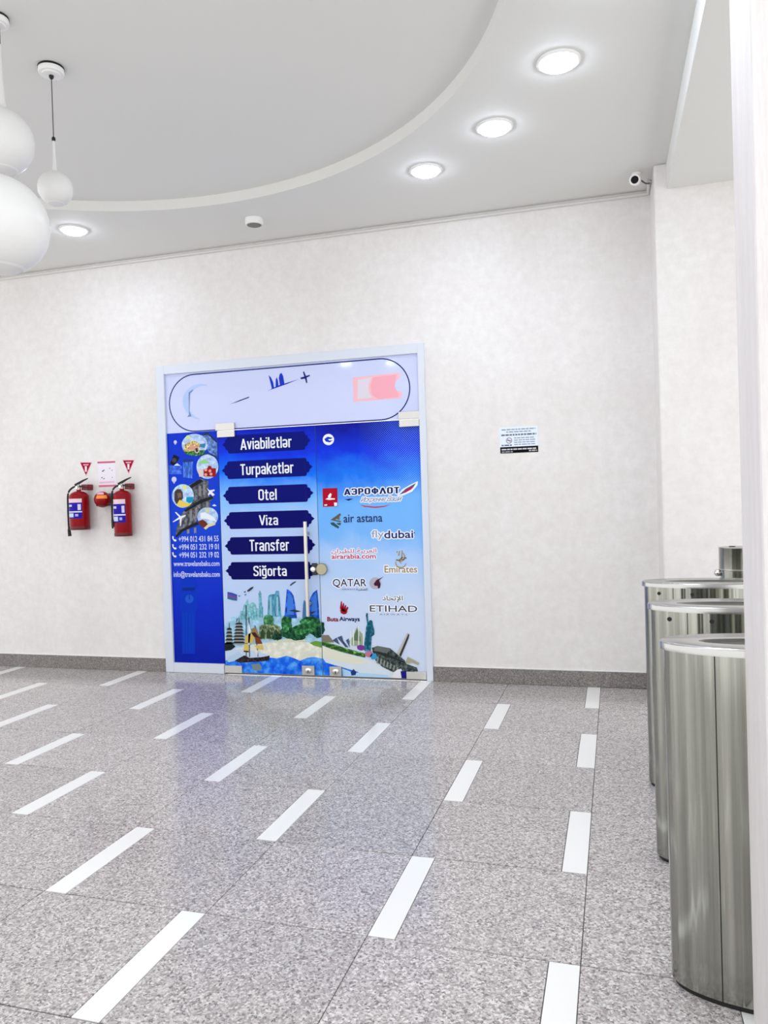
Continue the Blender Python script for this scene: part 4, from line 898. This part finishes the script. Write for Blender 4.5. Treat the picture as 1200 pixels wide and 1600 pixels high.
# ------------------------------------------------------------------ fire point on the wall left of the shop front
Q6 = lambda x, y, yy=WALL_Y: at(90 + x * 140 / 1200, 700 + y * 140 / 1200, yy)
def extinguisher(cx, zb, h, r, hose, label):
    cy = WALL_Y - 0.012 - r; L = (cx, cy, zb)
    t = empty('fire_extinguisher', L); tag(t, label, 'fire extinguisher', 'red fire extinguishers on the wall')
    prof = [(0, 0.004), (r * 0.9, 0.004), (r * 0.95, 0.0), (r, 0.006), (r, 0.03), (r * 0.985, 0.034), (r, 0.038), (r, h - r * 0.62)]
    for k in range(1, 9):
        a = PI / 2 * k / 8; prof.append((r * math.cos(a) * 0.82 + 0.18 * r * (1 - k / 8) , h - r * 0.62 + r * 0.62 * math.sin(a)))
    prof[-1] = (0.02, h); prof += [(0.02, h + 0.012), (0, h + 0.012)]
    body = MB().lathe(prof, 44, L).build('cylinder', M_red, t, L, True)
    MB().lathe([(r * 1.002, 0.001), (r * 1.018, 0.003), (r * 1.018, 0.028), (r * 1.002, 0.031)], 44, L).build('foot_ring', mat('dark_red', (92, 8, 18), 0.4), t, L, True)
    def wrap(name, a0, a1, z0, z1, m, k, par):
        b = MB(); n = 14; R = r + 0.0008 * k; rows = []
        for i in range(n + 1):
            a = math.radians(a0 + (a1 - a0) * i / n)
            rows.append([b.bm.verts.new((cx + R * math.cos(a), cy + R * math.sin(a), zb + z)) for z in (z0, z1)])
        for A, B in zip(rows, rows[1:]): b.bm.faces.new([A[0], B[0], B[1], A[1]])
        return b.build(name, m, par, L, True)
    z1 = h * 0.80; z0 = h * 0.30; H = z1 - z0; a0, a1 = -150, -38
    lb = wrap('label_sheet', a0, a1, z0, z1, ink(46, 32, 160), 1, body)
    wrap('label_heading', a0, a1, z1 - H * 0.20, z1, ink(232, 206, 214), 2, lb)
    wrap('label_stripe', a0, a1, z0 + H * 0.30, z0 + H * 0.36, ink(232, 232, 244), 2, lb)
    wrap('label_text_block', a0 + 8, a0 + 62, z0 + H * 0.06, z0 + H * 0.26, ink(200, 212, 236), 2, lb)
    wrap('label_text_block', a0 + 8, a0 + 52, z0 + H * 0.60, z0 + H * 0.70, ink(196, 206, 236), 2, lb)
    wrap('label_pictogram', a1 - 24, a1 - 6, z0 + H * 0.42, z0 + H * 0.72, ink(214, 216, 236), 2, lb)
    wrap('label_pictogram', a1 - 40, a1 - 22, z0 + H * 0.10, z0 + H * 0.22, ink(170, 180, 230), 2, lb)
    zt = zb + h + 0.012
    MB().lathe([(0.0, 0.0), (0.017, 0.0), (0.017, 0.022), (0.013, 0.03), (0.013, 0.045), (0, 0.045)], 20, (cx, cy, zt)).build('valve', M_satin, t, (cx, cy, zt), True)
    d = Vector((math.cos(0.25), math.sin(0.25), 0)); s_ = Vector((-d.y, d.x, 0)) * 0.011
    def blade(name, pts, m):
        b = MB(); n = len(pts)
        P = [Vector((cx, cy, zt)) + d * u + Vector((0, 0, v)) for u, v in pts]
        A = [b.bm.verts.new(p + s_) for p in P]; B = [b.bm.verts.new(p - s_) for p in P]
        b.bm.faces.new(A); b.bm.faces.new(B[::-1])
        for k in range(n): b.bm.faces.new([A[k], B[k], B[(k + 1) % n], A[(k + 1) % n]])
        return b.build(name, m, t, (cx, cy, zt))
    blade('lever', [(-0.03, 0.034), (0.0, 0.046), (0.04, 0.072), (0.082, 0.094), (0.086, 0.102), (0.04, 0.086), (-0.01, 0.062), (-0.034, 0.05)], M_black)
    blade('carrying_handle', [(-0.01, 0.026), (0.09, 0.012), (0.092, 0.020), (0.0, 0.040)], M_black)
    MB().lathe([(0.014, 0), (0.014, -0.012), (0, -0.013)], 18, (cx - 0.004, cy - 0.014, zt + 0.02), axis='Y').build('pressure_gauge', M_chrome, t, (cx, cy, zt), True)
    MB().box(cx + 0.02, cx + r * 0.95, cy + 0.01, WALL_Y - 0.001, zt - 0.006, zt + 0.045, 0.004).build('wall_bracket', mat('bracket_red', (120, 8, 22), 0.4), t, (cx, WALL_Y, zt))
    e = -r - 0.012; q = cy - 0.03
    pts = [(cx - 0.01, cy - 0.004, zt + 0.028), (cx - 0.055, cy - 0.012, zt + 0.02), (cx + e * 0.93, q, zt - 0.035), (cx + e, q, zb + h * 0.55), (cx + e, q, zb + h * 0.2), (cx + e * 0.93, q - 0.005, zb + hose)]
    MB().tube(spline(pts, 6), 0.008, 12).build('hose', M_black, t, pts[0], True)
    MB().tube([Vector(pts[-1]) + Vector((0, 0, 0.03)), Vector(pts[-1]) + Vector((0.006, 0, -0.035))], [0.012, 0.016], 14).build('nozzle', M_black, t, pts[-1], True)
    return t
q = Q6(300, 1095, WALL_Y - 0.1); q2 = Q6(300, 575, WALL_Y - 0.1)
extinguisher(q.x, q.z, q2.z - q.z, 0.086, -0.02, 'short stout fire extinguisher, left of the red ball, under a red pennant sign')
q = Q6(873, 1182, WALL_Y - 0.1); q2 = Q6(873, 562, WALL_Y - 0.1)
extinguisher(q.x, q.z, q2.z - q.z, 0.076, 0.12, 'taller slim fire extinguisher, right of the red ball, nearest the shop front')

# extinguishing ball on its shelf bracket
q = Q6(600, 690, WALL_Y - 0.085); R = 0.072
t = empty('extinguishing_ball', (q.x, q.y, q.z - R)); tag(t, 'red fire extinguishing ball on a small wall bracket between the extinguishers', 'extinguishing ball')
MB().lathe([(R * math.sin(PI * k / 20), R * math.cos(PI * k / 20)) for k in range(21)], 36, q).build('ball', M_red, t, q, True)
def belt(name, z0, z1, a0, a1, m):
    b = MB(); rows = []
    for i in range(17):
        a = math.radians(a0 + (a1 - a0) * i / 16)
        rows.append([b.bm.verts.new((q.x + rr * math.cos(a), q.y + rr * math.sin(a), q.z + z)) for z in [z0 + (z1 - z0) * j / 5 for j in range(6)] for rr in [math.sqrt(max(1e-6, (R + 0.001) ** 2 - z * z))]])
    for A, B in zip(rows, rows[1:]):
        for j in range(5): b.bm.faces.new([A[j], B[j], B[j + 1], A[j + 1]])
    b.build(name, m, t, q, True)
belt('orange_highlight', 0.008, 0.038, -100, -20, ink(244, 150, 70)); belt('pale_highlight', 0.044, 0.064, -110, -40, ink(236, 176, 206))  # band highlights of the ball, put in as coloured belts
bk = mat('bracket_grey', (120, 112, 122), 0.5)
MB().box(q.x - 0.125, q.x + 0.1, WALL_Y - 0.008, WALL_Y - 0.001, q.z - 0.03, q.z + 0.055, 0.002).build('back_plate', bk, t, (q.x, WALL_Y, q.z))
MB().box(q.x - 0.108, q.x - 0.06, WALL_Y - 0.0105, WALL_Y - 0.008, q.z - 0.02, q.z + 0.045).build('plate_sticker', ink(226, 190, 204), t, (q.x, WALL_Y, q.z))
MB().lathe([(0.05, -R * 0.80), (0.055, -R * 0.78), (0.055, -R * 0.70), (0.05, -R * 0.70)], 30, q).build('support_ring', mat('dark_wire', (44, 30, 30), 0.5), t, q, True)
MB().box(q.x - 0.03, q.x + 0.03, q.y + 0.03, WALL_Y - 0.002, q.z - R * 0.80, q.z - R * 0.72).build('support_arm', bk, t, q)

# flat signs: pennants, instruction sheet, framed notice
def card(name, pts, m, parent, k): 
    cx = sum(p[0] for p in pts) / len(pts); cz = sum(p[1] for p in pts) / len(pts)
    return MB().prism(pts, WALL_Y - 0.0015 - LAYER * k, WALL_Y - (0.0003 if k == 0 else 0.0015 + LAYER * (k - 0.5))).build(name, m, parent, (cx, WALL_Y, cz))
S6 = zoom(90, 700, 140 / 1200)
crim = ink(164, 18, 58)
for x, y, lab in ((380, 196, 'red triangular pennant sign above the short stout extinguisher'), (950, 165, 'red triangular pennant sign above the taller slim extinguisher')):
    e = empty('pennant_sign', (*[S6([(x, y + 60)])[0][0], WALL_Y], S6([(x, y + 60)])[0][1])); tag(e, lab, 'sign', 'red pennant signs over the extinguishers')
    card('backing', S6([(x - 82, y - 10), (x + 82, y - 10), (x + 2, y + 190)]), ink(238, 206, 216), e, 0)
    card('red_field', S6([(x - 74, y), (x + 74, y), (x + 2, y + 168)]), crim, e, 1)
    card('extinguisher_symbol', S6([(x - 14, y + 48), (x + 14, y + 48), (x + 12, y + 122), (x - 10, y + 122)]), ink(238, 226, 232), e, 2)
    card('symbol_heading', S6([(x - 36, y + 22), (x + 38, y + 20), (x + 34, y + 36), (x - 32, y + 38)]), ink(226, 176, 192), e, 2)
e = empty('instruction_sheet', (S6([(662, 350)])[0][0], WALL_Y, S6([(662, 350)])[0][1])); tag(e, 'white instruction sheet with pink bands above the red ball', 'poster')
card('paper', S6([(534, 196), (772, 178), (792, 506), (553, 522)]), ink(234, 230, 240), e, 0)
card('top_band', S6([(534, 184), (772, 174), (773, 198), (536, 208)]), ink(206, 98, 128), e, 1)
card('bottom_band', S6([(553, 498), (790, 490), (792, 514), (555, 524)]), ink(216, 112, 140), e, 1)
card('pink_caption', S6([(560, 452), (762, 440), (762, 466), (562, 476)]), ink(238, 190, 210), e, 1)
for pts in ([(590, 310), (625, 288), (632, 300), (604, 322)], [(586, 395), (602, 386), (604, 404), (592, 408)], [(612, 412), (630, 398), (632, 414), (618, 420)], [(690, 270), (704, 262), (702, 282)], [(720, 300), (738, 288), (732, 308)], [(724, 394), (738, 386), (736, 402)]):
    card('pictogram', S6(pts), ink(120, 104, 130), e, 1)
S7 = zoom(770, 650, 0.075)
e = empty('wall_notice', (S7([(545, 490)])[0][0], WALL_Y, S7([(545, 490)])[0][1])); tag(e, 'small white no smoking notice with a black strip, right of the shop front', 'sign')
nx0, nx1, nz1, nzm, nz0 = at(780.6, 690).x, at(840.6, 686).x, at(810, 666.5).z, at(811, 697.6).z, at(811, 707.4).z
card('notice_sheet', [(nx0, nz1), (nx1, nz1), (nx1, nzm), (nx0, nzm)], ink(226, 236, 246), e, 0)
card('black_strip', [(nx0 + 0.004, nzm), (nx1, nzm), (nx1, nz0), (nx0 + 0.004, nz0)], ink(10, 10, 14), e, 0.4)
W_, H_ = nx1 - nx0, nz1 - nzm
def words(u0, u1, v, th, m, k=1):
    u = u0; ps = []
    while u < u1 - 0.01:
        l = random.uniform(0.05, 0.13); e1 = min(u + l, u1); ps.append((u, e1)); u = e1 + 0.018
    b = MB()
    for a_, b_ in ps: b.prism([(nx0 + W_ * a_, nz1 - H_ * v), (nx0 + W_ * b_, nz1 - H_ * v), (nx0 + W_ * b_, nz1 - H_ * (v + th)), (nx0 + W_ * a_, nz1 - H_ * (v + th))], WALL_Y - 0.0015 - LAYER * k, WALL_Y - 0.0015 - LAYER * (k - 0.5))
    b.build('printed_line', m, e, (nx0, WALL_Y, nz1 - H_ * v))
gy = ink(150, 160, 178); dg = ink(104, 112, 130)
words(0.06, 0.94, 0.10, 0.06, gy); words(0.18, 0.82, 0.22, 0.06, gy); words(0.05, 0.96, 0.36, 0.08, dg)
for v in (0.54, 0.65, 0.76, 0.87): words(0.38, 0.94 - 0.03 * random.random(), v, 0.05, gy)
words(0.05, 0.32, 0.88, 0.07, dg); words(0.05, 0.95, 1.09, 0.07, ink(200, 200, 206)); words(0.05, 0.34, 1.22, 0.05, ink(170, 170, 178)); words(0.76, 0.97, 1.20, 0.06, ink(190, 190, 196))
ic = (nx0 + W_ * 0.25, nz1 - H_ * 0.68); ro = H_ * 0.155
ring = [(ic[0] + ro * math.cos(2 * PI * k / 24), ic[1] + ro * math.sin(2 * PI * k / 24)) for k in range(24)]
card('no_smoking_ring', ring, ink(150, 130, 150), e, 1); card('ring_field', [(ic[0] + (x - ic[0]) * 0.76, ic[1] + (z - ic[1]) * 0.76) for x, z in ring], ink(226, 232, 242), e, 2)
card('cigarette', [(ic[0] - ro * 0.6, ic[1] - ro * 0.1), (ic[0] + ro * 0.6, ic[1] - ro * 0.1), (ic[0] + ro * 0.6, ic[1] + ro * 0.12), (ic[0] - ro * 0.6, ic[1] + ro * 0.12)], ink(50, 50, 58), e, 3)
card('slash', [(ic[0] - ro * 0.7, ic[1] + ro * 0.55), (ic[0] - ro * 0.55, ic[1] + ro * 0.7), (ic[0] + ro * 0.7, ic[1] - ro * 0.55), (ic[0] + ro * 0.55, ic[1] - ro * 0.7)], ink(150, 130, 150), e, 4)
